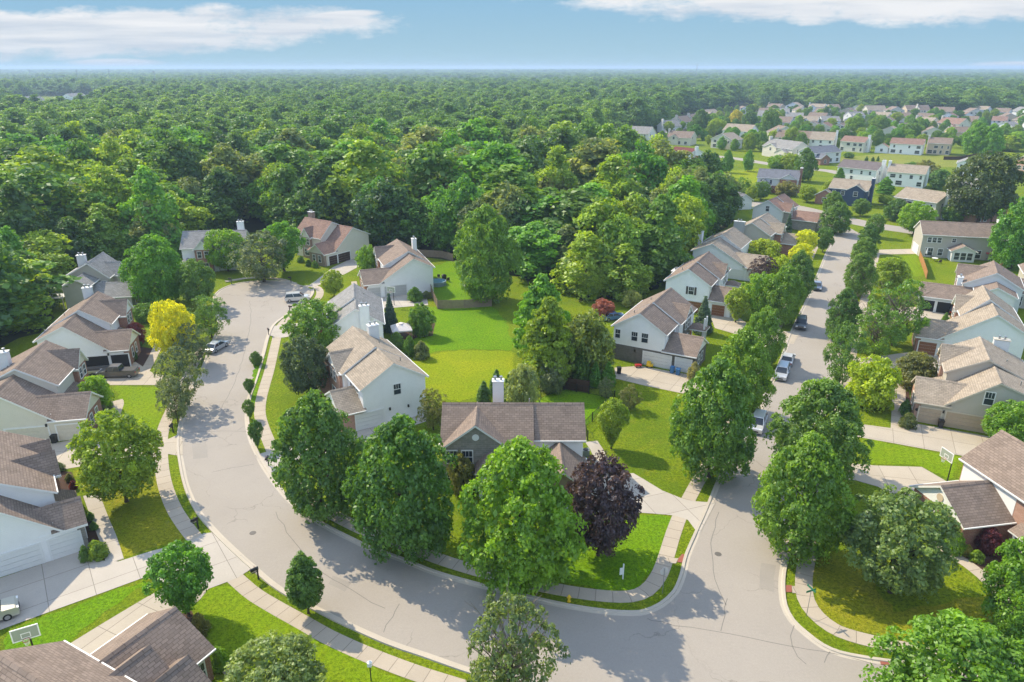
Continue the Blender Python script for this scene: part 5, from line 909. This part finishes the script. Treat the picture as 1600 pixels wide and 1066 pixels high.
ng.links.new(gi.outputs[0], ip.inputs['Points']); ng.links.new(jn.outputs[0], ip.inputs['Instance']); ip.inputs['Pick Instance'].default_value = True
ng.links.new(named('idx', 'INT'), ip.inputs['Instance Index']); ng.links.new(named('scl', 'FLOAT_VECTOR'), ip.inputs['Scale'])
e2r = ng.nodes.new('FunctionNodeEulerToRotation'); ng.links.new(named('rot', 'FLOAT_VECTOR'), e2r.inputs[0]); ng.links.new(e2r.outputs[0], ip.inputs['Rotation'])
ng.links.new(ip.outputs[0], go.inputs[0]); md = wl_o.modifiers.new('woodland', 'NODES'); md.node_group = ng
sheet('wood_floor', M['forest_floor'], ragged(PP([p for p in WOOD if p[1] > 158] + [(1040, 158), (-900, 158)]), 4.0, 1.3), .009)
sheet('field', M['field'], PP(HOLES[1]), .02)

# trees between the far houses
BOX = []
for o in [x for x in scene.objects if x.get('category') == 'house']:
    px, py = Q(o.location.x, o.location.y); BOX.append((px, py))
RES = [(1030, 232), (1050, 200), (1100, 184), (1150, 172), (1290, 176), (1500, 182), (1640, 186), (1640, 236), (1480, 232), (1300, 232), (1180, 240), (1130, 236), (1080, 222)]
cnt = 0; tries = 0; placed = []
FT = [('B', 'bright green rounded tree between the far houses'), ('G', 'mid green rounded tree between the far houses'), ('D', 'dark green rounded tree between the far houses'), ('GY', 'yellow green rounded tree between the far houses'), ('P', 'fresh green rounded tree between the far houses')]
while cnt < 240 and tries < 12000:
    tries += 1; px = 1030 + rng.random() * 600; py = 172 + rng.random() * 66
    if not inpoly(px, py, RES): continue
    sc_ = (py - 106) / 100
    if any(1 < px - bx < 24 * sc_ and -1 < by - py < 13 * sc_ for bx, by in BOX if by < 275): continue
    if any(abs(px - a_) < 10 * sc_ and abs(py - b_) < 4.5 * sc_ for a_, b_ in placed): continue
    placed.append((px, py)); c, lab = FT[int(rng.integers(5))]; p = P(px, py); hh = 4.5 + 5.5 * rng.random(); ty = Q(p.x, p.y, hh)[1]
    k = ('round0', 'round1', 'maple0', 'maple1', 'up0')[int(rng.integers(5))]; me_, tr_, R_ = PROTO[k]
    o = link('leafy_tree', me_, None, p); s_ = hh * (.75 + .35 * rng.random()) / (2 * R_); o.scale = (s_, s_, hh / 10); o.rotation_euler = (0, 0, rng.random() * 6.28); o.color = (*GC[c], 1); tag(o, lab, 'tree', 'small trees between the far houses'); cnt += 1

print('far trees', cnt)
# ------------------------------------------------------------------ vehicles
def car(label, px, py, yaw, col, kind='sedan', cat='car', z=0, bed=None):
    p = P(px, py); rt = empty({'suv': 'sport_utility_car', 'pickup': 'pickup_truck'}.get(kind, 'parked_car'), (p.x, p.y, z), R(yaw), label=label, cat=cat, group='parked cars')
    pm = paint('car_paint', col); W = .92
    L, hood, belt, top = {'sedan': (4.7, .88, .92, 1.45), 'suv': (4.8, 1.05, 1.08, 1.78), 'pickup': (5.7, 1.12, 1.18, 1.88)}[kind]; l = L / 2
    lower = [(-l, .42), (-l + .05, .30), (l - .08, .30), (l, .45), (l - .03, hood - .2), (l - .25, hood - .06), (l - 1.35 + (.2 if kind == 'suv' else 0), hood + .02), (-l + .35, belt), (-l + .02, belt - .12)]
    mb = MB(); mb.prism(lower, -W, W, 'y'); body = mb.build('body', pm, rt)
    bv = body.modifiers.new('bevel', 'BEVEL'); bv.width = .07; bv.segments = 2; bv.limit_method = 'ANGLE'
    x0, x1, x2, x3 = {'sedan': (-l + .55, -l + 1.25, .35, 1.25), 'suv': (-l + .06, -l + .4, .55, 1.35), 'pickup': (-.55, -.4, .95, 1.65)}[kind]
    def hexa(mb, a, b, za, wa, c, d, zb, wb):
        lo = [(a, -wa, za), (b, -wa, za), (b, wa, za), (a, wa, za)]; hi = [(c, -wb, zb), (d, -wb, zb), (d, wb, zb), (c, wb, zb)]
        for k in range(4): mb.face([lo[k], lo[(k + 1) % 4], hi[(k + 1) % 4], hi[k]])
        mb.face(hi); mb.face(lo[::-1])
    mb = MB(); hexa(mb, x0, x3, belt - .03, W - .07, x1, x2, top - .06, W - .22); mb.build('window', M['glass'], rt)
    mb = MB(); hexa(mb, x1 - .06, x2 + .06, top - .07, W - .2, x1 + .05, x2 - .05, top, W - .27)
    for xa, xb in ((x0, x1), (x3, x2), ((x0 + x3) / 2 - .1, (x1 + x2) / 2 - .08)):
        for sy in (-1, 1): mb.tube((xa, sy * (W - .065), belt - .03), (xb, sy * (W - .21), top - .06), .055, .05, 4)
    mb.build('roof', pm, rt)
    for sx in (-1, 1):
        for sy in (-1, 1):
            m = MB(); xx = sx * (l - .92); m.tube((xx, sy * (W - .22), .34), (xx, sy * (W + .015), .34), .34, .34, 14); t = m.build('wheel', M['tyre'], rt)
            m = MB(); m.tube((xx, sy * (W + .01), .34), (xx, sy * (W + .03), .34), .21, .2, 10); m.build('rim', M['rim'], t)
    for sy in (-1, 1):
        m = MB(); m.box(l - .14, l + .012, sy * .7 - .18, sy * .7 + .18, hood - .3, hood - .14); m.build('headlight', M['lamp'], rt)
        m = MB(); m.box(-l - .012, -l + .12, sy * .74 - .13, sy * .74 + .13, belt - .35, belt - .12); m.build('taillight', M['tail'], rt)
        m = MB(); m.box(x3 - .35, x3 - .2, sy * (W + .08) - .09, sy * (W + .08) + .09, belt, belt + .14); m.build('wing_mirror', pm, rt)
    m = MB(); m.box(l - .04, l + .015, -.45, .45, .45, .62); m.build('grille', M['black'], rt)
    if kind == 'pickup':
        m = MB(); m.box(-l + .1, -.62, -W + .1, W - .1, belt - .02, belt + (.03 if bed is None else .03)); m.build('bed_cover', bed or M['black'], rt)
    return rt
car('white sport utility car parked by the cul-de-sac kerb', 465, 470, 14, (.62, .62, .61), 'suv'); car('silver car parked at the left kerb behind a street tree', 339, 546, 76, (.42, .45, .48), 'sedan')
car('dark grey pickup truck with black bed cover on the driveway', 186, 588, 184, (.10, .095, .09), 'pickup', 'pickup truck'); car('beige pickup truck with white bed cover cut by the left edge', -30, 975, 35, (.52, .50, .43), 'pickup', 'pickup truck', bed=M['wpaint'])
car('small blue grey car farthest up the street', 1276, 451, 247, (.12, .16, .22)); car('dark grey car under the second street tree', 1251, 511, 247, (.06, .065, .07), 'suv'); car('white car with red tail lights right behind the silver one', 1230, 566, 63, (.62, .62, .61)); car('silver white sport utility car facing down the street', 1221, 588, 243, (.50, .52, .54), 'suv'); car('white sport utility car half hidden by the tall street maple', 1183, 668, 243, (.62, .63, .64), 'suv')
car('white car inside the dark open garage', 1478, 465, 61, (.6, .6, .6)); car('black car parked beside the open garage wall', 1490, 490, 61, (.02, .02, .022), 'suv'); car('blue car glimpsed behind the white gabled house', 958, 499, 20, (.10, .2, .42))
t = empty('utility_trailer', P(148, 586), R(15), label='low utility trailer with dark bed beside the pickup', cat='trailer'); m = MB(); m.box(-2.2, 2.2, -.95, .95, .5, .62); m.build('bed', M['black'], t); m = MB()
for y in (-.95, .87): m.box(-2.2, 2.2, y, y + .08, .62, 1.05)
m.box(-2.2, -2.12, -.87, .87, .62, 1.05); m.build('rail', M['rim'], t)
for sy in (-1, 1):
    m = MB(); m.tube((0, sy * 1.0, .36), (0, sy * 1.2, .36), .36, .36, 14); m.build('wheel', M['tyre'], t)
m = MB(); m.box(2.2, 3.4, -.06, .06, .5, .6); m.build('tow_bar', M['metal'], t)

# ------------------------------------------------------------------ street furniture and yard things
def mailbox(px, py, yaw, label):
    t = empty('mailbox', P(px, py), R(yaw), label=label, cat='mailbox', group='black kerbside mailboxes'); m = MB(); m.box(-.06, .06, -.06, .06, 0, 1.1); m.box(-.5, .1, -.05, .05, .85, .93); m.build('post', M['black'], t)
    m = MB(); prof = [(-.14, 1.1), (.14, 1.1)] + [(.14 * math.cos(a * math.pi / 6), 1.25 + .14 * math.sin(a * math.pi / 6)) for a in range(7)]; m.prism(prof, -.62, .1, 'x'); m.build('box', M['black'], t); m = MB(); m.box(-.2, -.16, .14, .17, 1.2, 1.5); m.build('flag', M['red'], t)
for px, py, yw, lab in ((404, 905, 40, 'black mailbox in the verge left of the egg shaped tree'), (310, 826, 60, 'black mailbox where the shared driveway meets the road'), (271, 676, 90, 'black mailbox beside the silvery tree'), (453, 488, 150, 'black mailbox by the white sport utility car'), (420, 524, 120, 'black mailbox on a mulch ring below the cul-de-sac'), (420, 728, 90, 'mailbox tucked under the dark corner maple'), (362, 444, 0, 'mailbox at the top left of the cul-de-sac'), (455, 442, 0, 'mailbox at the top right of the cul-de-sac')): mailbox(px, py, yw, lab)
def hoop(px, py, yaw, label, s=1.0):
    t = empty('basketball_hoop', P(px, py), R(yaw), label=label, cat='basketball hoop'); m = MB(); m.tube((0, 0, 0), (0, 0, 2.9), .07, .06, 8); m.tube((0, 0, 2.5), (.9, 0, 3.2), .05, .05, 6); m.tube((0, 0, 2.9), (.9, 0, 3.6), .04, .04, 6); m.build('pole', M['black'], t)
    m = MB(); m.box(.9, .93, -.9, .9, 2.95, 4.05); m.build('backboard', M['netglass'], t)
    m = MB(); X = (.885, .945)
    for (y0, y1, z0, z1) in ((-.92, .92, 2.92, 3.0), (-.92, .92, 4.0, 4.08), (-.92, -.84, 3.0, 4.0), (.84, .92, 3.0, 4.0), (-.32, .32, 3.1, 3.15), (-.32, .32, 3.5, 3.56), (-.32, -.27, 3.15, 3.5), (.27, .32, 3.15, 3.5)): m.box(*X, y0, y1, z0, z1)
    m.build('board_frame', M['wpaint'], t)
    m = MB(); c = Vector((1.22, 0, 3.08)); k = 14
    for i in range(k): a, b = i * 2 * math.pi / k, (i + 1) * 2 * math.pi / k; m.tube(c + Vector((math.cos(a), math.sin(a), 0)) * .24, c + Vector((math.cos(b), math.sin(b), 0)) * .24, .02, .02, 4)
    m.build('rim', M['red'], t)
    m = MB()
    for i in range(k):
        a, b = i * 2 * math.pi / k, (i + 1.5) * 2 * math.pi / k; m.tube(c + Vector((math.cos(a), math.sin(a), 0)) * .23, c + Vector((math.cos(b) * .12, math.sin(b) * .12, -.42)), .012, .012, 3)
    m.build('net', M['wpaint'], t)
M['netglass'] = glass_mat('backboard_acrylic', (.32, .36, .30))
hoop(58, 1032, 298, 'clear basketball hoop with white frame above the big brown corner roof'); hoop(1480, 752, 190, 'basketball hoop with white backboard beside the brick house driveway'); hoop(616, 477, 250, 'basketball hoop in front of the pale garage doors')
t = empty('fire_hydrant', P(889, 940), 0, label='yellow fire hydrant in the shaded verge', cat='fire hydrant'); m = MB(); m.lathe([(.17, 0), (.17, .08), (.12, .1), (.11, .5), (.15, .52), (.15, .57), (.11, .62), (.06, .72), (0, .75)], 12); m.build('body', M['yellow'], t, True); m = MB(); m.tube((-.2, 0, .42), (.2, 0, .42), .06, .06, 8); m.tube((0, 0, .42), (0, -.2, .42), .08, .08, 8); m.build('nozzle', M['yellow'], t)
t = empty('stop_sign', P(1035, 927), R(15), label='stop sign seen from its pale back at the street corner', cat='road sign'); m = MB(); m.tube((0, 0, 0), (0, 0, 2.7), .035, .035, 6); m.build('pole', M['metal'], t)
octo = [(.42 * math.cos(R(22.5 + 45 * k)), 2.4 + .42 * math.sin(R(22.5 + 45 * k))) for k in range(8)]; m = MB(); m.prism(octo, .04, .055, 'y'); pl = m.build('sign_back', plain('pale_sign_back', (.55, .53, .50), .5), t); m = MB(); m.prism(octo, .056, .066, 'y'); m.build('sign_face', M['red'], t)
fc = bpy.data.curves.new('lettering', 'FONT'); fc.body = 'STOP'; fc.size = .32; fc.align_x = 'CENTER'; fc.align_y = 'CENTER'; fc.materials.append(M['wpaint']); o = bpy.data.objects.new('lettering_source', fc); COL.objects.link(o); dg = bpy.context.evaluated_depsgraph_get(); lm = bpy.data.meshes.new_from_object(o.evaluated_get(dg)); bpy.data.objects.remove(o); o = link('lettering', lm, t); o.location = (0, .07, 2.4); o.rotation_euler = (R(90), 0, R(180))
t = empty('street_sign', P(1260, 963), R(20), label='green street name sign on a thin pole at the corner sidewalk', cat='street sign'); m = MB(); m.tube((0, 0, 0), (0, 0, 2.8), .03, .03, 6); m.build('pole', M['metal'], t)
m = MB(); m.box(-.5, .5, -.012, .012, 2.62, 2.82); m.build('name_plate', M['green'], t); m = MB(); m.box(-.012, .012, -.5, .5, 2.85, 3.05); m.build('name_plate', M['green'], t)
t = empty('yard_sign', P(973, 905), R(15), label='white yard sign post standing on the shaded corner lawn', cat='yard sign'); m = MB(); m.box(-.05, .05, -.05, .05, 0, 1.7); m.build('post', M['wpaint'], t); m = MB(); m.box(-.35, -.05, -.03, .03, .55, 1.3); m.build('panel', M['wpaint'], t)
t = empty('path_lamp', P(580, 1064), 0, label='white lantern on a post at the bottom edge sidewalk', cat='lamp post'); m = MB(); m.tube((0, 0, 0), (0, 0, 1.5), .05, .05, 6); m.build('post', M['black'], t); m = MB(); m.box(-.16, .16, -.16, .16, 1.5, 1.85); m.lathe([(.24, 1.85), (0, 2.05)], 4); m.build('lantern', M['wpaint'], t)
def bin_(px, py, yaw, mk, label):
    t = empty('wheeled_bin', P(px, py), R(yaw), label=label, cat='bin'); m = MB()
    lo = [(-.25, -.28), (.25, -.28), (.25, .28), (-.25, .28)]; b = [(x, y, .08) for x, y in lo]; u = [(x * 1.2, y * 1.2, 1.0) for x, y in lo]
    for k in range(4): m.face([b[k], b[(k + 1) % 4], u[(k + 1) % 4], u[k]])
    m.face(b[::-1]); m.face(u); m.build('body', M[mk], t); m = MB(); m.box(-.33, .33, -.37, .38, 1.0, 1.08); m.box(-.3, .3, .38, .44, .96, 1.02); m.build('lid', M[mk], t)
    for s_ in (-1, 1): m = MB(); m.tube((s_ * .2, .3, .1), (s_ * .27, .3, .1), .1, .1, 10); m.build('wheel', M['black'], t)
bin_(1050, 583, -30, 'bluep', 'blue wheeled bin left of the pair by the white garage'); bin_(1059, 586, -30, 'bluep', 'blue wheeled bin right of the pair by the white garage'); bin_(967, 584, 0, 'black', 'black bin alone on the parking pad'); bin_(86, 692, 8, 'black', 'black bin between the two cream garage doors'); bin_(1469, 668, -20, 'black', 'small black bin between the tan garage doors')
t = empty('toy_cart', P(1015, 574), R(-20), label='yellow toy cart in front of the white garage door', cat='toy'); m = MB(); m.prism([(-.5, .2), (.5, .2), (.55, .5), (.2, .55), (.05, .95), (-.45, .95), (-.5, .5)], -.32, .32, 'y'); m.build('body', M['yellow'], t)
for sx in (-1, 1):
    for sy in (-1, 1): m = MB(); m.tube((sx * .35, sy * .3, .15), (sx * .35, sy * .38, .15), .15, .15, 10); m.build('wheel', M['black'], t)
t = empty('toy_wagon', P(997, 574), R(10), label='red toy wagon among the things by the garage', cat='toy'); m = MB(); m.box(-.5, .5, -.28, .28, .25, .5); m.build('tray', M['red'], t); m = MB(); m.tube((.5, 0, .3), (1.0, 0, .75), .025, .025, 5); m.build('handle', M['black'], t)
for sx in (-1, 1):
    for sy in (-1, 1): m = MB(); m.tube((sx * .35, sy * .26, .12), (sx * .35, sy * .33, .12), .12, .12, 10); m.build('wheel', M['black'], t)
def fence(name, label, px, h, mk, kind='board', mp_='board_panel'):
    pts = PP(px); t = empty(name, pts[0], 0, label=label, cat='fence'); o = pts[0]; pb = MB(); 
    for a, b in zip(pts, pts[1:]):
        d = b - a; L = d.length; n = max(1, round(L / 2.4)); u = d / L; w = Vector((-u.y, u.x, 0))
        for k in range(n + 1):
            c = a + u * (L * k / n) - o; m = MB(); m.box(c.x - .06, c.x + .06, c.y - .06, c.y + .06, 0, h + .1)
            if not (k == 0 and a is not pts[0]): m.build('post', M[mk], t)
        if kind == 'board':
            nb = int(L / .16)
            for k in range(nb):
                c0 = a + u * (L * k / nb) - o; c1 = a + u * (L * (k + .9) / nb) - o; hh = h - .05 * rng.random(); q = w * .025
                A, B = [c0 - q, c1 - q, c1 + q, c0 + q], hh
                lo = [(v.x, v.y, .05) for v in A]; hi = [(v.x, v.y, hh) for v in A]
                for i in range(4): pb.face([lo[i], lo[(i + 1) % 4], hi[(i + 1) % 4], hi[i]])
                pb.face(hi)
        else:
            for z in (.15, h - .12): pb.tube(a - o + Vector((0, 0, z)), b - o + Vector((0, 0, z)), .025, .025, 4)
            nb = int(L / .14)
            for k in range(nb): c = a + u * (L * k / nb) - o; pb.tube(c + Vector((0, 0, .1)), c + Vector((0, 0, h)), .012, .012, 3)
    pb.build(mp_, M[mk], t)
fence('wooden_fence', 'weathered wooden fence around the lawn with the round tub', [(670, 446), (676, 466), (684, 483), (726, 482), (768, 479), (765, 452)], 1.8, 'wood'); fence('wooden_fence', 'weathered wooden fence at the wood edge behind the yard', [(640, 400), (690, 403), (708, 408)], 1.8, 'wood'); fence('wooden_fence', 'orange brown wooden fence beside the patio of the grey house', [(1436, 404), (1442, 420), (1447, 436)], 1.8, 'wood_o'); fence('wooden_fence', 'orange brown wooden fence behind the striped lawn', [(1556, 428), (1575, 414), (1592, 406)], 1.8, 'wood_o')
fence('board_fence', 'dark brown board fence behind the narrow conifers', [(880, 608), (920, 614)], 1.9, 'wood_d'); fence('metal_fence', 'black metal fence around the bright back lawn', [(845, 624), (862, 615), (882, 610), (920, 616), (960, 624), (938, 646), (912, 672), (918, 688)], 1.3, 'black', 'metal', 'railing'); fence('wooden_fence', 'dark wooden fence beyond the tan gabled house', [(1474, 250), (1500, 250), (1538, 243)], 1.8, 'wood_d'); fence('wooden_fence', 'bright orange fence piece at the right edge by the beige house', [(1594, 600), (1612, 610)], 1.7, 'wood_o')
t = empty('canopy_tent', P(628, 531), R(15), label='white square garden canopy behind the tan roofed house', cat='canopy'); m = MB(); b = [(-1.7, -1.7, 2.2), (1.7, -1.7, 2.2), (1.7, 1.7, 2.2), (-1.7, 1.7, 2.2)]; u = [(-.45, -.45, 2.95), (.45, -.45, 2.95), (.45, .45, 2.95), (-.45, .45, 2.95)]
for k in range(4): m.face([b[k], b[(k + 1) % 4], u[(k + 1) % 4], u[k]]); m.face([(b[k][0], b[k][1], 2.0), (b[(k + 1) % 4][0], b[(k + 1) % 4][1], 2.0), b[(k + 1) % 4], b[k]])
m.face(u); m.lathe([(.6, 3.05), (0, 3.2)], 4); m.build('cover', plain('canopy_cloth', (.70, .64, .62), .8), t)
for sx in (-1, 1):
    for sy in (-1, 1): m = MB(); m.tube((sx * 1.6, sy * 1.6, 0), (sx * 1.6, sy * 1.6, 2.2), .05, .05, 6); m.build('leg', M['metal'], t)
t = empty('hot_tub', P(683, 445), 0, label='round blue rimmed tub beside the white house in the fenced yard', cat='pool'); m = MB(); m.lathe([(2.0, 0), (2.0, .9), (1.8, .92), (1.8, .8)], 24); m.build('shell', plain('tub_shell', (.22, .28, .31), .6), t); m = MB(); m.face([(1.8 * math.cos(k * math.pi / 12), 1.8 * math.sin(k * math.pi / 12), .82) for k in range(24)]); m.build('water', M['pool'], t)
t = empty('air_conditioner', P(915, 712), R(5), label='grey air conditioner beside the side wall of the front house', cat='air conditioner'); m = MB(); m.box(-.4, .4, -.4, .4, .08, .85); m.build('casing', M['metal'], t); m = MB(); m.lathe([(.34, .86), (.34, .9), (0, .92)], 16); m.build('fan_grille', M['black'], t)
t = empty('grill', P(694, 437), R(30), label='black covered grill on the lawn near the round tub', cat='grill'); m = MB(); m.prism([(-.5, .75), (.5, .75), (.5, 1.0), (.3, 1.2), (-.3, 1.2), (-.5, 1.0)], -.3, .3, 'y'); m.build('hood', M['black'], t); m = MB(); m.box(-.45, .45, -.28, .28, .1, .74); m.build('cabinet', M['black'], t)
for i, (px, py, yw, lab) in enumerate(((686, 436, 20, 'dark patio chair left of the black grill'), (700, 440, 200, 'dark patio chair right of the black grill'), (1455, 402, 10, 'garden chair beside the pale patio table'), (1468, 412, 170, 'garden chair on the far side of the pale patio table'))):
    t = empty('patio_chair', P(px, py), R(yw), label=lab, cat='chair', group='patio chairs'); m = MB(); m.box(-.3, .3, -.3, .3, .38, .46); m.build('seat', M['shutter'], t); m = MB(); m.box(-.3, .3, .26, .34, .46, 1.0); m.build('backrest', M['shutter'], t)
    for sx in (-.26, .26):
        for sy in (-.26, .26): m = MB(); m.tube((sx, sy, 0), (sx, sy, .4), .03, .03, 5); m.build('leg', M['black'], t)
t = empty('raised_deck', P(94, 482), R(10), label='white railed deck with a long stair at the rear of the greige house', cat='deck'); m = MB(); m.box(-2.2, 1.6, -1.5, 1.5, 2.4, 2.55); m.build('floor', M['trim'], t); m = MB()
for (x0, y0, x1, y1) in ((-2.2, -1.5, 1.6, -1.5), (-2.2, 1.5, 1.6, 1.5), (-2.2, -1.5, -2.2, 1.5)):
    m.tube((x0, y0, 3.5), (x1, y1, 3.5), .05, .05, 5)
    for k in range(12): x, y = x0 + (x1 - x0) * k / 11, y0 + (y1 - y0) * k / 11; m.tube((x, y, 2.5), (x, y, 3.5), .025, .025, 4)
m.build('railing', M['wpaint'], t); m = MB()
for k in range(12): z = 2.3 - k * .19; x = -1 - k * .34; m.box(x - .17, x + .17, -2.7, -1.55, z - .05, z)
m.build('stair', M['wpaint'], t); m = MB()
for y in (-2.7, -1.55):
    m.tube((-.8, y, 3.3), (-4.8, y, 1.1), .05, .05, 5)
    for k in range(12): z = 2.3 - k * .19; x = -1 - k * .34; m.tube((x, y, z), (x, y, z + 1), .025, .025, 4)
m.build('stair_railing', M['wpaint'], t)
for sx in (-2, 1.4):
    for sy in (-1.4, 1.4): m = MB(); m.box(sx - .08, sx + .08, sy - .08, sy + .08, 0, 2.4); m.build('post', M['trim'], t)
t = empty('patio_umbrella', P(1446, 404), 0, label='closed white parasol on the patio of the grey house', cat='parasol'); m = MB(); m.tube((0, 0, 0), (0, 0, 2.6), .03, .03, 6); m.build('pole', M['metal'], t); m = MB(); m.lathe([(.12, 1.1), (.22, 1.3), (.1, 2.5), (0, 2.65)], 8); m.build('canopy', M['wpaint'], t)
t = empty('patio_table', P(1460, 408), 0, label='pale patio table with chairs behind the orange fence', cat='table'); m = MB(); m.lathe([(.02, .72), (.7, .72), (.7, .76), (0, .76)], 16); m.build('tabletop', M['trim'], t); m = MB(); m.tube((0, 0, 0), (0, 0, .72), .06, .06, 6); m.build('leg', M['metal'], t)
t = empty('garden_swing', P(1552, 408), R(-15), label='red canopied garden swing behind the grey house', cat='garden swing'); m = MB(); m.prism([(-.9, 1.8), (.9, 1.8), (.7, 2.0), (-.7, 2.0)], -2, 2, 'x'); m.build('canopy', plain('red_cloth', (.42, .07, .06), .8), t); m = MB(); m.box(-1.7, 1.7, -.4, .3, .5, .6); m.box(-1.7, 1.7, .3, .4, .6, 1.1); m.build('seat', M['wood'], t)
for sx in (-1.9, 1.9):
    for sy in (-.9, .9): m = MB(); m.tube((sx, sy, 0), (sx, 0, 1.85), .04, .04, 6); m.build('leg', M['metal'], t)
t = empty('radio_mast', Vector((1090 - 800, F * 1.075, 0)) / F * 2300, 0, label='thin radio mast on the horizon', cat='mast'); m = MB(); m.tube((0, 0, 0), (0, 0, 56), 1.1, .5, 6); m.build('mast', M['metal'], t)
for i, (px, lab) in enumerate(((42, 'dark pylon leftmost on the hazy left horizon'), (116, 'second pylon on the hazy left horizon'), (167, 'third pylon on the hazy left horizon'), (237, 'shortest pylon, rightmost on the hazy left horizon'))):
    t = empty('pylon', Vector((px - 800, F * 1.075, 0)) / F * (1900 - 150 * i), 0, label=lab, cat='pylon'); m = MB(); m.tube((0, 0, 0), (0, 0, 41 - 3 * (i == 3)), .8, .5, 6); m.build('mast', M['metal'], t); m = MB(); m.box(-3, 3, -.3, .3, 36, 36.8); m.build('crossarm', M['metal'], t)
for i, (px, py) in enumerate(((395, 833), (1122, 866))):
    t = empty('manhole_cover', P(px, py), 0, label=('round dark manhole cover in the sunny left road', 'round dark manhole cover in the road near the corner')[i], cat='manhole cover'); m = MB(); m.lathe([(.33, .008), (.33, .022), (0, .024)], 18); m.build('cover', plain('cast_iron', (.12, .11, .10), .7), t)

# ------------------------------------------------------------------ air
hz, ns, ls = new_mat('haze'); v = N(ns, 'ShaderNodeVolumePrincipled'); v.inputs['Color'].default_value = (.58, .77, 1.0, 1); v.inputs['Density'].default_value = 2.0e-4; v.inputs['Anisotropy'].default_value = .1
ou = N(ns, 'ShaderNodeOutputMaterial'); ls.new(v.outputs[0], ou.inputs['Volume'])
m = MB(); m.box(-9500, 9500, -700, 16500, -1, 62); tag(m.build('haze', hz), kind='stuff')
